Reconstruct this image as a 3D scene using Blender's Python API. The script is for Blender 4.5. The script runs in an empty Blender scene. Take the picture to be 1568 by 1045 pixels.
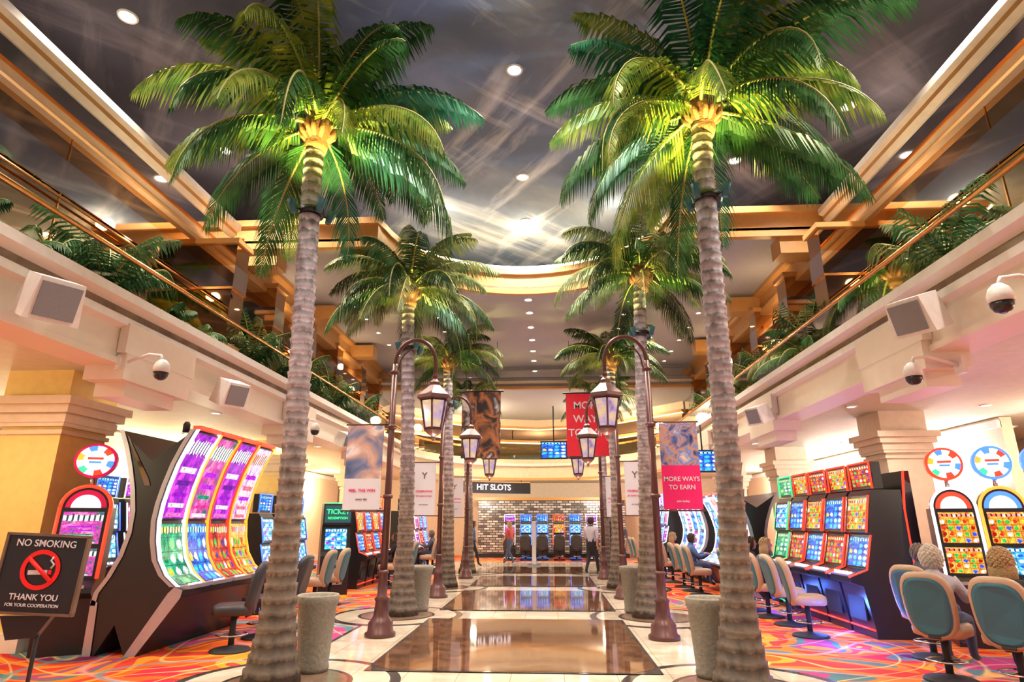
import bpy, bmesh, math, random
from mathutils import Vector, Matrix
random.seed(7)
scene = bpy.context.scene
COL = scene.collection
pi = math.pi

# ------------------------------------------------------------------ materials
def newmat(name):
    m = bpy.data.materials.new(name); m.use_nodes = True
    nt = m.node_tree
    return m, nt, nt.nodes['Principled BSDF']

def pm(name, col, rough=.5, metal=0., emit=None, es=0., noise=.12, bump=0., scale=8., coat=0.):
    m, nt, b = newmat(name)
    N, L = nt.nodes, nt.links
    tc = N.new('ShaderNodeTexCoord'); nz = N.new('ShaderNodeTexNoise')
    nz.inputs['Scale'].default_value = scale; nz.inputs['Detail'].default_value = 4
    L.new(tc.outputs['Object'], nz.inputs['Vector'])
    mx = N.new('ShaderNodeMix'); mx.data_type = 'RGBA'
    c = Vector(col)
    mx.inputs['A'].default_value = (*(c*(1-noise)), 1)
    mx.inputs['B'].default_value = (*[min(1, v*(1+noise)) for v in c], 1)
    L.new(nz.outputs['Fac'], mx.inputs['Factor'])
    L.new(mx.outputs['Result'], b.inputs['Base Color'])
    b.inputs['Roughness'].default_value = rough
    b.inputs['Metallic'].default_value = metal
    if coat: b.inputs['Coat Weight'].default_value = coat
    if emit:
        b.inputs['Emission Color'].default_value = (*emit, 1)
        b.inputs['Emission Strength'].default_value = es
    if bump:
        bp = N.new('ShaderNodeBump'); bp.inputs['Strength'].default_value = bump
        bp.inputs['Distance'].default_value = .02
        L.new(nz.outputs['Fac'], bp.inputs['Height']); L.new(bp.outputs['Normal'], b.inputs['Normal'])
    return m

def ramp(N, stops, interp='LINEAR'):
    r = N.new('ShaderNodeValToRGB'); r.color_ramp.interpolation = interp
    el = r.color_ramp.elements
    while len(el) < len(stops): el.new(.5)
    for e, (p, c) in zip(el, stops):
        e.position = p; e.color = (*c, 1)
    return r

def photo_mat(name, pal, es, sx, sy, seed):
    m, nt, b = newmat(name); N, L = nt.nodes, nt.links
    uv = N.new('ShaderNodeTexCoord')
    mp = N.new('ShaderNodeMapping'); mp.inputs['Scale'].default_value = (sx, sy, 1)
    mp.inputs['Location'].default_value = (seed, seed*1.7, 0)
    L.new(uv.outputs['UV'], mp.inputs['Vector'])
    nz = N.new('ShaderNodeTexNoise'); nz.inputs['Scale'].default_value = 1.3; nz.inputs['Detail'].default_value = 5
    nz.inputs['Distortion'].default_value = .6
    L.new(mp.outputs['Vector'], nz.inputs['Vector'])
    n = len(pal)
    r = ramp(N, [(.32+.36*i/(n-1), p) for i, p in enumerate(pal)], 'LINEAR')
    L.new(nz.outputs['Fac'], r.inputs['Fac'])
    L.new(r.outputs['Color'], b.inputs['Emission Color']); L.new(r.outputs['Color'], b.inputs['Base Color'])
    b.inputs['Emission Strength'].default_value = es; b.inputs['Roughness'].default_value = .5
    return m

def screen(name, bgc, sym, es=1.4, grid=(3, 3), seed=0., title=(1, .8, .2), bars=False, tpos=.8):
    """slot-game video content driven by UV: gradient backdrop, reel symbols in a grid, title band"""
    m, nt, b = newmat(name); N, L = nt.nodes, nt.links
    def math_(op, a, c=None, c2=None):
        n = N.new('ShaderNodeMath'); n.operation = op
        for i, x in enumerate((a, c, c2)):
            if x is None: continue
            if isinstance(x, (int, float)): n.inputs[i].default_value = x
            else: L.new(x, n.inputs[i])
        return n.outputs[0]
    def mix(f, a, c, bt='MIX'):
        n = N.new('ShaderNodeMix'); n.data_type = 'RGBA'; n.blend_type = bt
        for k, x in (('Factor', f), ('A', a), ('B', c)):
            if isinstance(x, (int, float)): n.inputs[k].default_value = x
            elif isinstance(x, tuple): n.inputs[k].default_value = (*x, 1)
            else: L.new(x, n.inputs[k])
        return n.outputs['Result']
    tc = N.new('ShaderNodeTexCoord'); sp = N.new('ShaderNodeSeparateXYZ'); L.new(tc.outputs['UV'], sp.inputs[0])
    u, v = sp.outputs['X'], sp.outputs['Y']
    mp = N.new('ShaderNodeMapping'); mp.inputs['Location'].default_value = (seed, seed*2, 0); L.new(tc.outputs['UV'], mp.inputs['Vector'])
    def noise(sc, det, dist):
        nz = N.new('ShaderNodeTexNoise'); nz.inputs['Scale'].default_value = sc; nz.inputs['Detail'].default_value = det; nz.inputs['Distortion'].default_value = dist
        L.new(mp.outputs['Vector'], nz.inputs['Vector']); return nz
    nz = noise(3.0, 5, 1.5); fine = noise(16., 3, .8)
    r0 = ramp(N, [(.32+.36*i/(len(bgc)-1), c) for i, c in enumerate(bgc)]); L.new(nz.outputs['Fac'], r0.inputs['Fac'])
    gu = math_('MULTIPLY', u, grid[0]); gv = math_('MULTIPLY', v, grid[1]/tpos)
    fu = math_('ABSOLUTE', math_('SUBTRACT', math_('FRACT', gu), .5)); fv = math_('ABSOLUTE', math_('SUBTRACT', math_('FRACT', gv), .5))
    if bars: d = math_('MAXIMUM', math_('MULTIPLY', fu, .9), math_('MULTIPLY', fv, 1.5))
    else: d = math_('SQRT', math_('ADD', math_('MULTIPLY', fu, fu), math_('MULTIPLY', fv, fv)))
    wob = math_('ADD', d, math_('MULTIPLY', math_('SUBTRACT', fine.outputs['Fac'], .5), .3 if bars else .55))
    mask = ramp(N, [(.27, (1, 1, 1)), (.35, (0, 0, 0))]); L.new(wob, mask.inputs['Fac'])
    cmb = N.new('ShaderNodeCombineXYZ'); L.new(math_('FLOOR', gu), cmb.inputs[0]); L.new(math_('FLOOR', gv), cmb.inputs[1]); cmb.inputs[2].default_value = seed
    wn = N.new('ShaderNodeTexWhiteNoise'); L.new(cmb.outputs[0], wn.inputs['Vector'])
    rs = ramp(N, [(i/len(sym), c) for i, c in enumerate(sym)], 'CONSTANT'); L.new(wn.outputs['Value'], rs.inputs['Fac'])
    inner = ramp(N, [(.0, (1, 1, 1)), (.1, (.9, .9, .9)), (.17, (.25, .2, .2)), (.24, (1, 1, 1))]); L.new(wob, inner.inputs['Fac'])
    symc = mix(.75, rs.outputs['Color'], inner.outputs['Color'], 'MULTIPLY')
    col = mix(mask.outputs['Color'], r0.outputs['Color'], symc)
    sepm = ramp(N, [(.465, (0, 0, 0)), (.485, (1, 1, 1))]); L.new(math_('MAXIMUM', fu, fv), sepm.inputs['Fac'])
    if not bars: col = mix(sepm.outputs['Color'], col, (.03, .01, .03))
    tm = math_('GREATER_THAN', v, tpos)
    lt = N.new('ShaderNodeTexBrick'); lt.inputs['Scale'].default_value = 1; lt.inputs['Brick Width'].default_value = .13; lt.inputs['Row Height'].default_value = .5
    lt.inputs['Mortar Size'].default_value = .025; lt.inputs['Color1'].default_value = (*title, 1); lt.inputs['Color2'].default_value = (1, 1, .95, 1)
    lt.inputs['Mortar'].default_value = (*[c*.4 for c in bgc[0]], 1); L.new(tc.outputs['UV'], lt.inputs['Vector'])
    band = ramp(N, [(0, (0, 0, 0)), (.28, (0, 0, 0)), (.3, (1, 1, 1)), (.7, (1, 1, 1)), (.72, (0, 0, 0))])
    L.new(math_('ADD', math_('DIVIDE', math_('SUBTRACT', v, tpos), 1-tpos), math_('MULTIPLY', math_('SUBTRACT', fine.outputs['Fac'], .5), .5)), band.inputs['Fac'])
    tcol = mix(band.outputs['Color'], r0.outputs['Color'], lt.outputs['Color'])
    col = mix(tm, col, tcol)
    fr = ramp(N, [(.35, (.35, .3, .4)), (.55, (1, 1, 1))]); L.new(fine.outputs['Fac'], fr.inputs['Fac'])
    col = mix(.7, col, fr.outputs['Color'], 'MULTIPLY')
    edge = ramp(N, [(.475, (0, 0, 0)), (.49, (1, 1, 1))])
    L.new(math_('MAXIMUM', math_('ABSOLUTE', math_('SUBTRACT', u, .5)), math_('ABSOLUTE', math_('SUBTRACT', v, .5))), edge.inputs['Fac'])
    col = mix(edge.outputs['Color'], col, (.02, .02, .02))
    L.new(col, b.inputs['Emission Color']); b.inputs['Emission Strength'].default_value = es*1.25
    b.inputs['Base Color'].default_value = (.01, .01, .01, 1); b.inputs['Roughness'].default_value = .2
    b.inputs['Specular IOR Level'].default_value = .25
    return m

def glow(name, col, es): return pm(name, tuple(min(.8, c*.8+.02) for c in col), .4, 0, col, es, noise=.02)

def mat_clear(name, tint=(.9, .95, .95), gl=.12):
    m = bpy.data.materials.new(name); m.use_nodes = True; nt = m.node_tree
    N, L = nt.nodes, nt.links; N.clear()
    o = N.new('ShaderNodeOutputMaterial'); t = N.new('ShaderNodeBsdfTransparent'); g = N.new('ShaderNodeBsdfGlossy')
    t.inputs['Color'].default_value = (*tint, 1); g.inputs['Roughness'].default_value = .03
    lw = N.new('ShaderNodeLayerWeight'); lw.inputs['Blend'].default_value = gl
    mx = N.new('ShaderNodeMixShader'); L.new(lw.outputs['Fresnel'], mx.inputs['Fac'])
    L.new(t.outputs[0], mx.inputs[1]); L.new(g.outputs[0], mx.inputs[2]); L.new(mx.outputs[0], o.inputs['Surface'])
    return m

def mat_lantern():
    m, nt, b = newmat('lantern_glass'); N, L = nt.nodes, nt.links
    tc = N.new('ShaderNodeTexCoord'); nz = N.new('ShaderNodeTexNoise'); nz.inputs['Scale'].default_value = 5; nz.inputs['Detail'].default_value = 3
    L.new(tc.outputs['Object'], nz.inputs['Vector'])
    r = ramp(N, [(.3, (.22, .12, .38)), (.45, (.65, .5, .8)), (.55, (1, .65, .32)), (.7, (1, .9, .7))]); L.new(nz.outputs['Fac'], r.inputs['Fac'])
    L.new(r.outputs['Color'], b.inputs['Emission Color']); b.inputs['Emission Strength'].default_value = .6
    b.inputs['Base Color'].default_value = (.2, .16, .17, 1); b.inputs['Roughness'].default_value = .12
    return m

def mat_leaf(name, c1, c2):
    m = bpy.data.materials.new(name); m.use_nodes = True; nt = m.node_tree
    N, L = nt.nodes, nt.links; N.clear()
    o = N.new('ShaderNodeOutputMaterial')
    d = N.new('ShaderNodeBsdfDiffuse'); t = N.new('ShaderNodeBsdfTranslucent'); g = N.new('ShaderNodeBsdfGlossy')
    g.inputs['Roughness'].default_value = .4; g.inputs['Color'].default_value = (.5, .6, .4, 1)
    tc = N.new('ShaderNodeTexCoord'); nz = N.new('ShaderNodeTexNoise'); nz.inputs['Scale'].default_value = 3.5
    L.new(tc.outputs['Object'], nz.inputs['Vector'])
    r = ramp(N, [(.35, c1), (.65, c2)]); L.new(nz.outputs['Fac'], r.inputs['Fac'])
    L.new(r.outputs['Color'], d.inputs['Color']); L.new(r.outputs['Color'], t.inputs['Color'])
    a = N.new('ShaderNodeMixShader'); a.inputs['Fac'].default_value = .35
    L.new(d.outputs[0], a.inputs[1]); L.new(t.outputs[0], a.inputs[2])
    c = N.new('ShaderNodeMixShader'); c.inputs['Fac'].default_value = .05
    L.new(a.outputs[0], c.inputs[1]); L.new(g.outputs[0], c.inputs[2]); L.new(c.outputs[0], o.inputs['Surface'])
    return m

def mat_trunk():
    m, nt, b = newmat('palm_bark'); N, L = nt.nodes, nt.links
    tc = N.new('ShaderNodeTexCoord'); sp = N.new('ShaderNodeSeparateXYZ'); L.new(tc.outputs['Object'], sp.inputs[0])
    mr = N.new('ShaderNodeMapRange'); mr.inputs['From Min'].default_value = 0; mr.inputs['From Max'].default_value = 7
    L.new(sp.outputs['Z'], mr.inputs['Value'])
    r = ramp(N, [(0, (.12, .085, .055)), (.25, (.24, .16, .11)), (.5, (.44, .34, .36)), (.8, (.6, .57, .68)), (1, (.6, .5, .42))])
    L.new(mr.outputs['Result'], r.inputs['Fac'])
    mp = N.new('ShaderNodeMapping'); mp.inputs['Scale'].default_value = (5, 5, 3.0); L.new(tc.outputs['Object'], mp.inputs['Vector'])
    nz = N.new('ShaderNodeTexNoise'); nz.inputs['Scale'].default_value = 2.4; nz.inputs['Detail'].default_value = 8
    L.new(mp.outputs['Vector'], nz.inputs['Vector'])
    wz = N.new('ShaderNodeMath'); wz.operation = 'MULTIPLY_ADD'; wz.inputs[1].default_value = .12
    L.new(nz.outputs['Fac'], wz.inputs[0]); L.new(sp.outputs['Z'], wz.inputs[2])
    md = N.new('ShaderNodeMath'); md.operation = 'MODULO'; md.inputs[1].default_value = .145; L.new(wz.outputs[0], md.inputs[0])
    rr = ramp(N, [(0, (.3, .26, .25)), (.018, (1.2, 1.18, 1.18)), (.06, (1, 1, 1)), (.13, (.55, .52, .5))]); L.new(md.outputs[0], rr.inputs['Fac'])
    r2 = ramp(N, [(.32, (.25, .23, .23)), (.6, (1, 1, 1))]); L.new(nz.outputs['Fac'], r2.inputs['Fac'])
    m2 = N.new('ShaderNodeMix'); m2.data_type = 'RGBA'; m2.blend_type = 'MULTIPLY'; m2.inputs['Factor'].default_value = .75
    L.new(r.outputs['Color'], m2.inputs['A']); L.new(r2.outputs['Color'], m2.inputs['B'])
    m3 = N.new('ShaderNodeMix'); m3.data_type = 'RGBA'; m3.blend_type = 'MULTIPLY'; m3.inputs['Factor'].default_value = .85
    L.new(m2.outputs['Result'], m3.inputs['A']); L.new(rr.outputs['Color'], m3.inputs['B'])
    L.new(m3.outputs['Result'], b.inputs['Base Color']); b.inputs['Roughness'].default_value = .65
    bp = N.new('ShaderNodeBump'); bp.inputs['Strength'].default_value = .7; bp.inputs['Distance'].default_value = .03
    L.new(nz.outputs['Fac'], bp.inputs['Height']); L.new(bp.outputs['Normal'], b.inputs['Normal'])
    return m

def mat_sky():
    m, nt, b = newmat('painted_sky'); N, L = nt.nodes, nt.links
    tc = N.new('ShaderNodeTexCoord')
    def layer(rot, sc, scale, lo, hi, dist, det=6, loc=(0, 0, 0)):
        mp = N.new('ShaderNodeMapping'); mp.vector_type = 'TEXTURE'
        mp.inputs['Rotation'].default_value = (0, 0, rot); mp.inputs['Scale'].default_value = sc; mp.inputs['Location'].default_value = loc
        L.new(tc.outputs['Object'], mp.inputs['Vector'])
        nz = N.new('ShaderNodeTexNoise'); nz.inputs['Scale'].default_value = scale; nz.inputs['Detail'].default_value = det
        nz.inputs['Distortion'].default_value = dist; nz.inputs['Roughness'].default_value = .6
        L.new(mp.outputs['Vector'], nz.inputs['Vector'])
        r = ramp(N, [(lo, (0, 0, 0)), (hi, (1, 1, 1))]); L.new(nz.outputs['Fac'], r.inputs['Fac'])
        return r.outputs['Color']
    a = layer(2.2, (4.5, .8, 3), .9, .52, .74, .4); a2 = layer(.75, (4.5, .8, 3), .8, .54, .76, .4, 6, (5, 2, 0)); c = layer(.3, (2, 2, 2), .7, .42, .75, .5)
    m1 = N.new('ShaderNodeMix'); m1.data_type = 'RGBA'; m1.blend_type = 'ADD'; m1.inputs['Factor'].default_value = 1
    L.new(a, m1.inputs['A']); L.new(a2, m1.inputs['B'])
    mm = N.new('ShaderNodeMix'); mm.data_type = 'RGBA'; mm.blend_type = 'ADD'; mm.inputs['Factor'].default_value = .3; mm.clamp_result = True
    L.new(m1.outputs['Result'], mm.inputs['A']); L.new(c, mm.inputs['B'])
    sp = N.new('ShaderNodeSeparateXYZ'); L.new(tc.outputs['Object'], sp.inputs[0])
    ab = N.new('ShaderNodeMath'); ab.operation = 'ABSOLUTE'; L.new(sp.outputs['X'], ab.inputs[0])
    mr = N.new('ShaderNodeMapRange'); mr.inputs['From Min'].default_value = 1.5; mr.inputs['From Max'].default_value = 6.0
    L.new(ab.outputs[0], mr.inputs['Value'])
    base = ramp(N, [(0, (.15, .2, .33)), (.5, (.1, .115, .18)), (1, (.05, .045, .055))]); L.new(mr.outputs['Result'], base.inputs['Fac'])
    cl = ramp(N, [(0, (.7, .76, .9)), (.5, (.4, .42, .5)), (1, (.13, .11, .12))]); L.new(mr.outputs['Result'], cl.inputs['Fac'])
    mx = N.new('ShaderNodeMix'); mx.data_type = 'RGBA'
    L.new(mm.outputs['Result'], mx.inputs['Factor']); L.new(base.outputs['Color'], mx.inputs['A']); L.new(cl.outputs['Color'], mx.inputs['B'])
    L.new(mx.outputs['Result'], b.inputs['Base Color']); b.inputs['Roughness'].default_value = .85
    b.inputs['Specular IOR Level'].default_value = .1
    return m

def mat_carpet():
    m, nt, b = newmat('casino_carpet'); N, L = nt.nodes, nt.links
    tc = N.new('ShaderNodeTexCoord')
    nz = N.new('ShaderNodeTexNoise'); nz.inputs['Scale'].default_value = .6; nz.inputs['Detail'].default_value = .8
    nz.inputs['Distortion'].default_value = .9
    L.new(tc.outputs['Object'], nz.inputs['Vector'])
    r = ramp(N, [(0, (.2, .02, .1)), (.32, (.12, .2, .22)), (.36, (.6, .03, .05)), (.42, (.8, .12, .02)), (.47, (.88, .3, .03)), (.50, (.7, .06, .04)),
                 (.54, (.8, .2, .03)), (.585, (.1, .2, .22)), (.61, (.5, .06, .2)), (.65, (.85, .3, .04)), (.7, (.6, .04, .1))], 'CONSTANT')
    L.new(nz.outputs['Fac'], r.inputs['Fac'])
    out = r.outputs['Color']
    for rot, colr, sc in ((0, (.9, .6, .2, 1), .3), (4.0, (.85, .35, .35, 1), .24), (2, (.1, .3, .35, 1), .2)):
        mp = N.new('ShaderNodeMapping'); mp.inputs['Location'].default_value = (rot*1.7+2, rot*3, 0); L.new(tc.outputs['Object'], mp.inputs['Vector'])
        wv = N.new('ShaderNodeTexNoise'); wv.inputs['Scale'].default_value = sc; wv.inputs['Distortion'].default_value = .8; wv.inputs['Detail'].default_value = 0
        L.new(mp.outputs['Vector'], wv.inputs['Vector'])
        st = [(0, (0, 0, 0))]
        for c0 in (.35, .45, .55, .65): st += [(c0-.006, (0, 0, 0)), (c0, (1, 1, 1)), (c0+.006, (0, 0, 0))]
        r2 = ramp(N, st); L.new(wv.outputs['Fac'], r2.inputs['Fac'])
        mx = N.new('ShaderNodeMix'); mx.data_type = 'RGBA'
        L.new(r2.outputs['Color'], mx.inputs['Factor']); L.new(out, mx.inputs['A']); mx.inputs['B'].default_value = colr
        out = mx.outputs['Result']
    L.new(out, b.inputs['Base Color']); b.inputs['Roughness'].default_value = .95; b.inputs['Specular IOR Level'].default_value = .1
    return m

def mat_marble(name, c1, c2, rough, tile=None, scale=1.5):
    m, nt, b = newmat(name); N, L = nt.nodes, nt.links
    tc = N.new('ShaderNodeTexCoord')
    nz = N.new('ShaderNodeTexNoise'); nz.inputs['Scale'].default_value = scale; nz.inputs['Detail'].default_value = 8
    nz.inputs['Distortion'].default_value = 1.5; L.new(tc.outputs['Object'], nz.inputs['Vector'])
    r = ramp(N, [(.35, c1), (.65, c2)]); L.new(nz.outputs['Fac'], r.inputs['Fac'])
    out = r.outputs['Color']
    if tile:
        br = N.new('ShaderNodeTexBrick'); br.offset = 0; br.inputs['Scale'].default_value = 1
        br.inputs['Brick Width'].default_value = tile; br.inputs['Row Height'].default_value = tile
        br.inputs['Mortar Size'].default_value = .006
        br.inputs['Color1'].default_value = (1, 1, 1, 1); br.inputs['Color2'].default_value = (.8, .8, .8, 1)
        br.inputs['Mortar'].default_value = (.6, .55, .5, 1)
        L.new(tc.outputs['Object'], br.inputs['Vector'])
        mx = N.new('ShaderNodeMix'); mx.data_type = 'RGBA'; mx.blend_type = 'MULTIPLY'; mx.inputs['Factor'].default_value = 1
        L.new(out, mx.inputs['A']); L.new(br.outputs['Color'], mx.inputs['B']); out = mx.outputs['Result']
    L.new(out, b.inputs['Base Color']); b.inputs['Roughness'].default_value = rough
    return m

def mat_mosaic():
    m, nt, b = newmat('silver_mosaic'); N, L = nt.nodes, nt.links
    tc = N.new('ShaderNodeTexCoord'); br = N.new('ShaderNodeTexBrick'); br.inputs['Scale'].default_value = 1
    br.inputs['Brick Width'].default_value = .3; br.inputs['Row Height'].default_value = .12; br.inputs['Mortar Size'].default_value = .02
    br.inputs['Color1'].default_value = (.95, .9, .8, 1); br.inputs['Color2'].default_value = (.12, .1, .1, 1)
    br.inputs['Mortar'].default_value = (.1, .08, .08, 1)
    mp = N.new('ShaderNodeMapping'); mp.inputs['Rotation'].default_value = (pi/2, 0, 0)
    L.new(tc.outputs['Object'], mp.inputs['Vector']); L.new(mp.outputs['Vector'], br.inputs['Vector'])
    L.new(br.outputs['Color'], b.inputs['Base Color']); b.inputs['Roughness'].default_value = .3; b.inputs['Metallic'].default_value = .5
    return m

MT = {}
MT['cream'] = pm('cream_plaster', (.76, .62, .46), .6)
MT['pink'] = pm('pale_fascia_paint', (.77, .67, .57), .5, noise=.05)
MT['white'] = pm('white_paint', (.8, .77, .74), .4)
MT['gold'] = pm('gold_paint', (.6, .32, .11), .4, .0)
MT['brass'] = pm('brass', (.8, .4, .14), .25, 1.)
MT['mirror'] = pm('bronze_mirror', (.58, .38, .22), .03, 1., noise=.05, scale=.6)
MT['gmirror'] = pm('grey_mirror', (.6, .58, .58), .05, 1., noise=.05)
MT['graywall'] = pm('gray_ceiling_paint', (.45, .47, .55), .8, noise=.06)
MT['sideceil'] = pm('side_ceiling_paint', (.66, .66, .54), .7)
MT['yellow'] = pm('yellow_plaster', (.84, .62, .2), .6)
MT['sky'] = mat_sky(); MT['carpet'] = mat_carpet()
MT['tile'] = mat_marble('cream_marble', (.68, .55, .41), (.83, .73, .59), .08, .61)
MT['brown'] = mat_marble('brown_marble', (.085, .036, .018), (.2, .09, .045), .05, .61, 3)
MT['dark'] = mat_marble('black_granite', (.03, .028, .03), (.08, .07, .07), .1)
MT['taupe'] = mat_marble('taupe_granite', (.16, .1, .07), (.26, .17, .12), .15)
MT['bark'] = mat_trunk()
MT['leaf1'] = mat_leaf('palm_leaf_dark', (.015, .06, .02), (.05, .16, .045))
MT['leaf2'] = mat_leaf('palm_leaf_light', (.09, .19, .03), (.3, .37, .06))
MT['leaf3'] = mat_leaf('palm_leaf_teal', (.012, .085, .05), (.035, .17, .085))
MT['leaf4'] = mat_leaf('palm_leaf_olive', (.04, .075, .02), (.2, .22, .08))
MT['leaf5'] = mat_leaf('palm_leaf_deep_green', (.01, .035, .012), (.04, .08, .03))  # darkest leaf green, picked at random per frond
MT['rachis'] = pm('palm_stem', (.4, .4, .12), .5)
MT['fiber'] = pm('palm_fiber', (.28, .13, .06), .8, bump=.6, scale=30)
MT['post'] = pm('burgundy_iron', (.12, .05, .045), .35, .3)
MT['lglass'] = mat_lantern()
MT['stone'] = pm('cast_stone', (.26, .23, .18), .8, bump=.5, scale=25, noise=.35)
MT['soil'] = pm('soil', (.06, .04, .03), .9)
MT['black'] = pm('black_plastic', (.02, .02, .025), .3)
MT['blackmatte'] = pm('black_matte', (.025, .025, .03), .7)
MT['silver'] = pm('silver_trim', (.5, .48, .56), .3, .5)
MT['chrome'] = pm('brushed_steel', (.5, .5, .52), .25, 1.)
MT['teal'] = pm('teal_vinyl', (.035, .16, .22), .45, noise=.15)
MT['tan'] = pm('tan_vinyl', (.5, .34, .22), .45)
MT['cushblack'] = pm('black_vinyl', (.03, .03, .035), .4)
MT['clear'] = mat_clear('clear_glass')
MT['down'] = glow('downlight_lens', (1, .97, .9), 14)
MT['cove'] = glow('cove_strip', (1, .82, .42), 20)
MT['warmstrip'] = glow('warm_cove_strip', (1, .7, .3), 3.5)
MT['grille'] = pm('speaker_grille', (.25, .25, .27), .6, bump=.5, scale=80)
MT['red'] = glow('red_led', (1, .03, .01), 2.2)
MT['orange'] = glow('orange_led', (1, .25, .02), 2.2)
MT['blue'] = glow('blue_led', (.03, .12, 1), 3)
MT['green'] = glow('green_led', (.03, .9, .25), 1.5)
MT['whiteled'] = glow('white_led', (.95, .9, 1), 1.5)
MT['magenta'] = pm('magenta_print', (.75, .01, .14), .5, emit=(.8, .01, .14), es=.1)
MT['paper'] = pm('banner_white', (.76, .75, .83), .5, noise=.03)
MT['redsign'] = pm('red_print', (.6, .01, .03), .5, emit=(.8, .02, .04), es=.2)
MT['skin'] = pm('skin', (.5, .27, .19), .5, noise=.05)
MT['eye'] = pm('eye', (.05, .04, .04), .2)
MT['lip'] = pm('lips', (.5, .16, .14), .5)
MT['mosaic'] = mat_mosaic()

W_, Y_, R_, B_, G_, P_, O_, C_ = (1, 1, 1), (1, .75, .05), (1, .03, .02), (.02, .12, 1), (.02, .7, .1), (.55, .02, .8), (1, .3, .01), (.05, .7, 1)
S = {}
S['cas1'] = screen('screen_purple', [(.12, 0, .3), (.45, .02, .6), (.9, .1, .6)], [W_, (.35, 0, .6), W_, (1, .2, .6), (.15, .0, .35)], 1.2, (1, 5), 1, W_, True, .62)
S['cas6'] = screen('screen_pink', [(.02, .15, .12), (.6, .04, .35), (1, .3, .5)], [W_, (.8, .03, .3), (.0, .35, .2), W_, P_], 1.2, (1, 5), 33, (1, .9, .9), True, .6)
S['cas8'] = screen('screen_white', [(.5, .1, .5), (.9, .7, .95), (1, .5, .15)], [P_, (1, .2, .3), O_, (.3, .05, .5), W_], 1.2, (1, 5), 50, (1, .3, .05), True, .64)
S['cas2'] = screen('screen_green', [(0, .12, .1), (.0, .4, .18), (.1, .75, .35)], [W_, (.0, .3, .12), Y_, (.3, 1, .3), W_], 1.2, (3, 4), 4, Y_, False, .8)
S['cas3'] = screen('screen_blue', [(0, .02, .25), (.01, .15, .8), (.1, .5, 1)], [C_, W_, B_, Y_, (.0, .05, .5), W_], 1.25, (4, 4), 9, C_, False, .8)
S['cas4'] = screen('screen_red', [(.2, 0, .01), (.7, .02, .02), (1, .22, .02)], [Y_, W_, R_, (.02, .05, .4), O_, G_], 1.25, (5, 4), 13, Y_, False, .78)
S['cas5'] = screen('screen_gold', [(.35, .02, .0), (.9, .3, .01), (1, .65, .1)], [R_, W_, Y_, G_, (.5, 0, 0), B_], 1.2, (5, 4), 21, R_, False, .78)
S['cas7'] = screen('screen_cyan', [(0, .1, .35), (.05, .5, .8), (.6, .95, 1)], [W_, B_, C_, W_, P_], 1.4, (4, 4), 40, W_, False, .8)
S['photoA'] = photo_mat('print_hand_photo', [(.05, .09, .2), (.2, .22, .35), (.6, .36, .28), (.8, .7, .68), (.25, .3, .45)], .12, 1.0, 1.3, 60)
S['photoB'] = photo_mat('print_crowd_photo', [(.01, .02, .06), (.1, .12, .3), (.5, .25, .15), (.1, .2, .5), (.7, .5, .4)], .2, 2.5, 2.5, 66)
S['photoC'] = photo_mat('print_show_photo', [(.01, .01, .015), (.03, .02, .02), (.4, .14, .05), (.02, .02, .03), (.6, .5, .45)], .25, 1.6, 2, 71)

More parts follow.
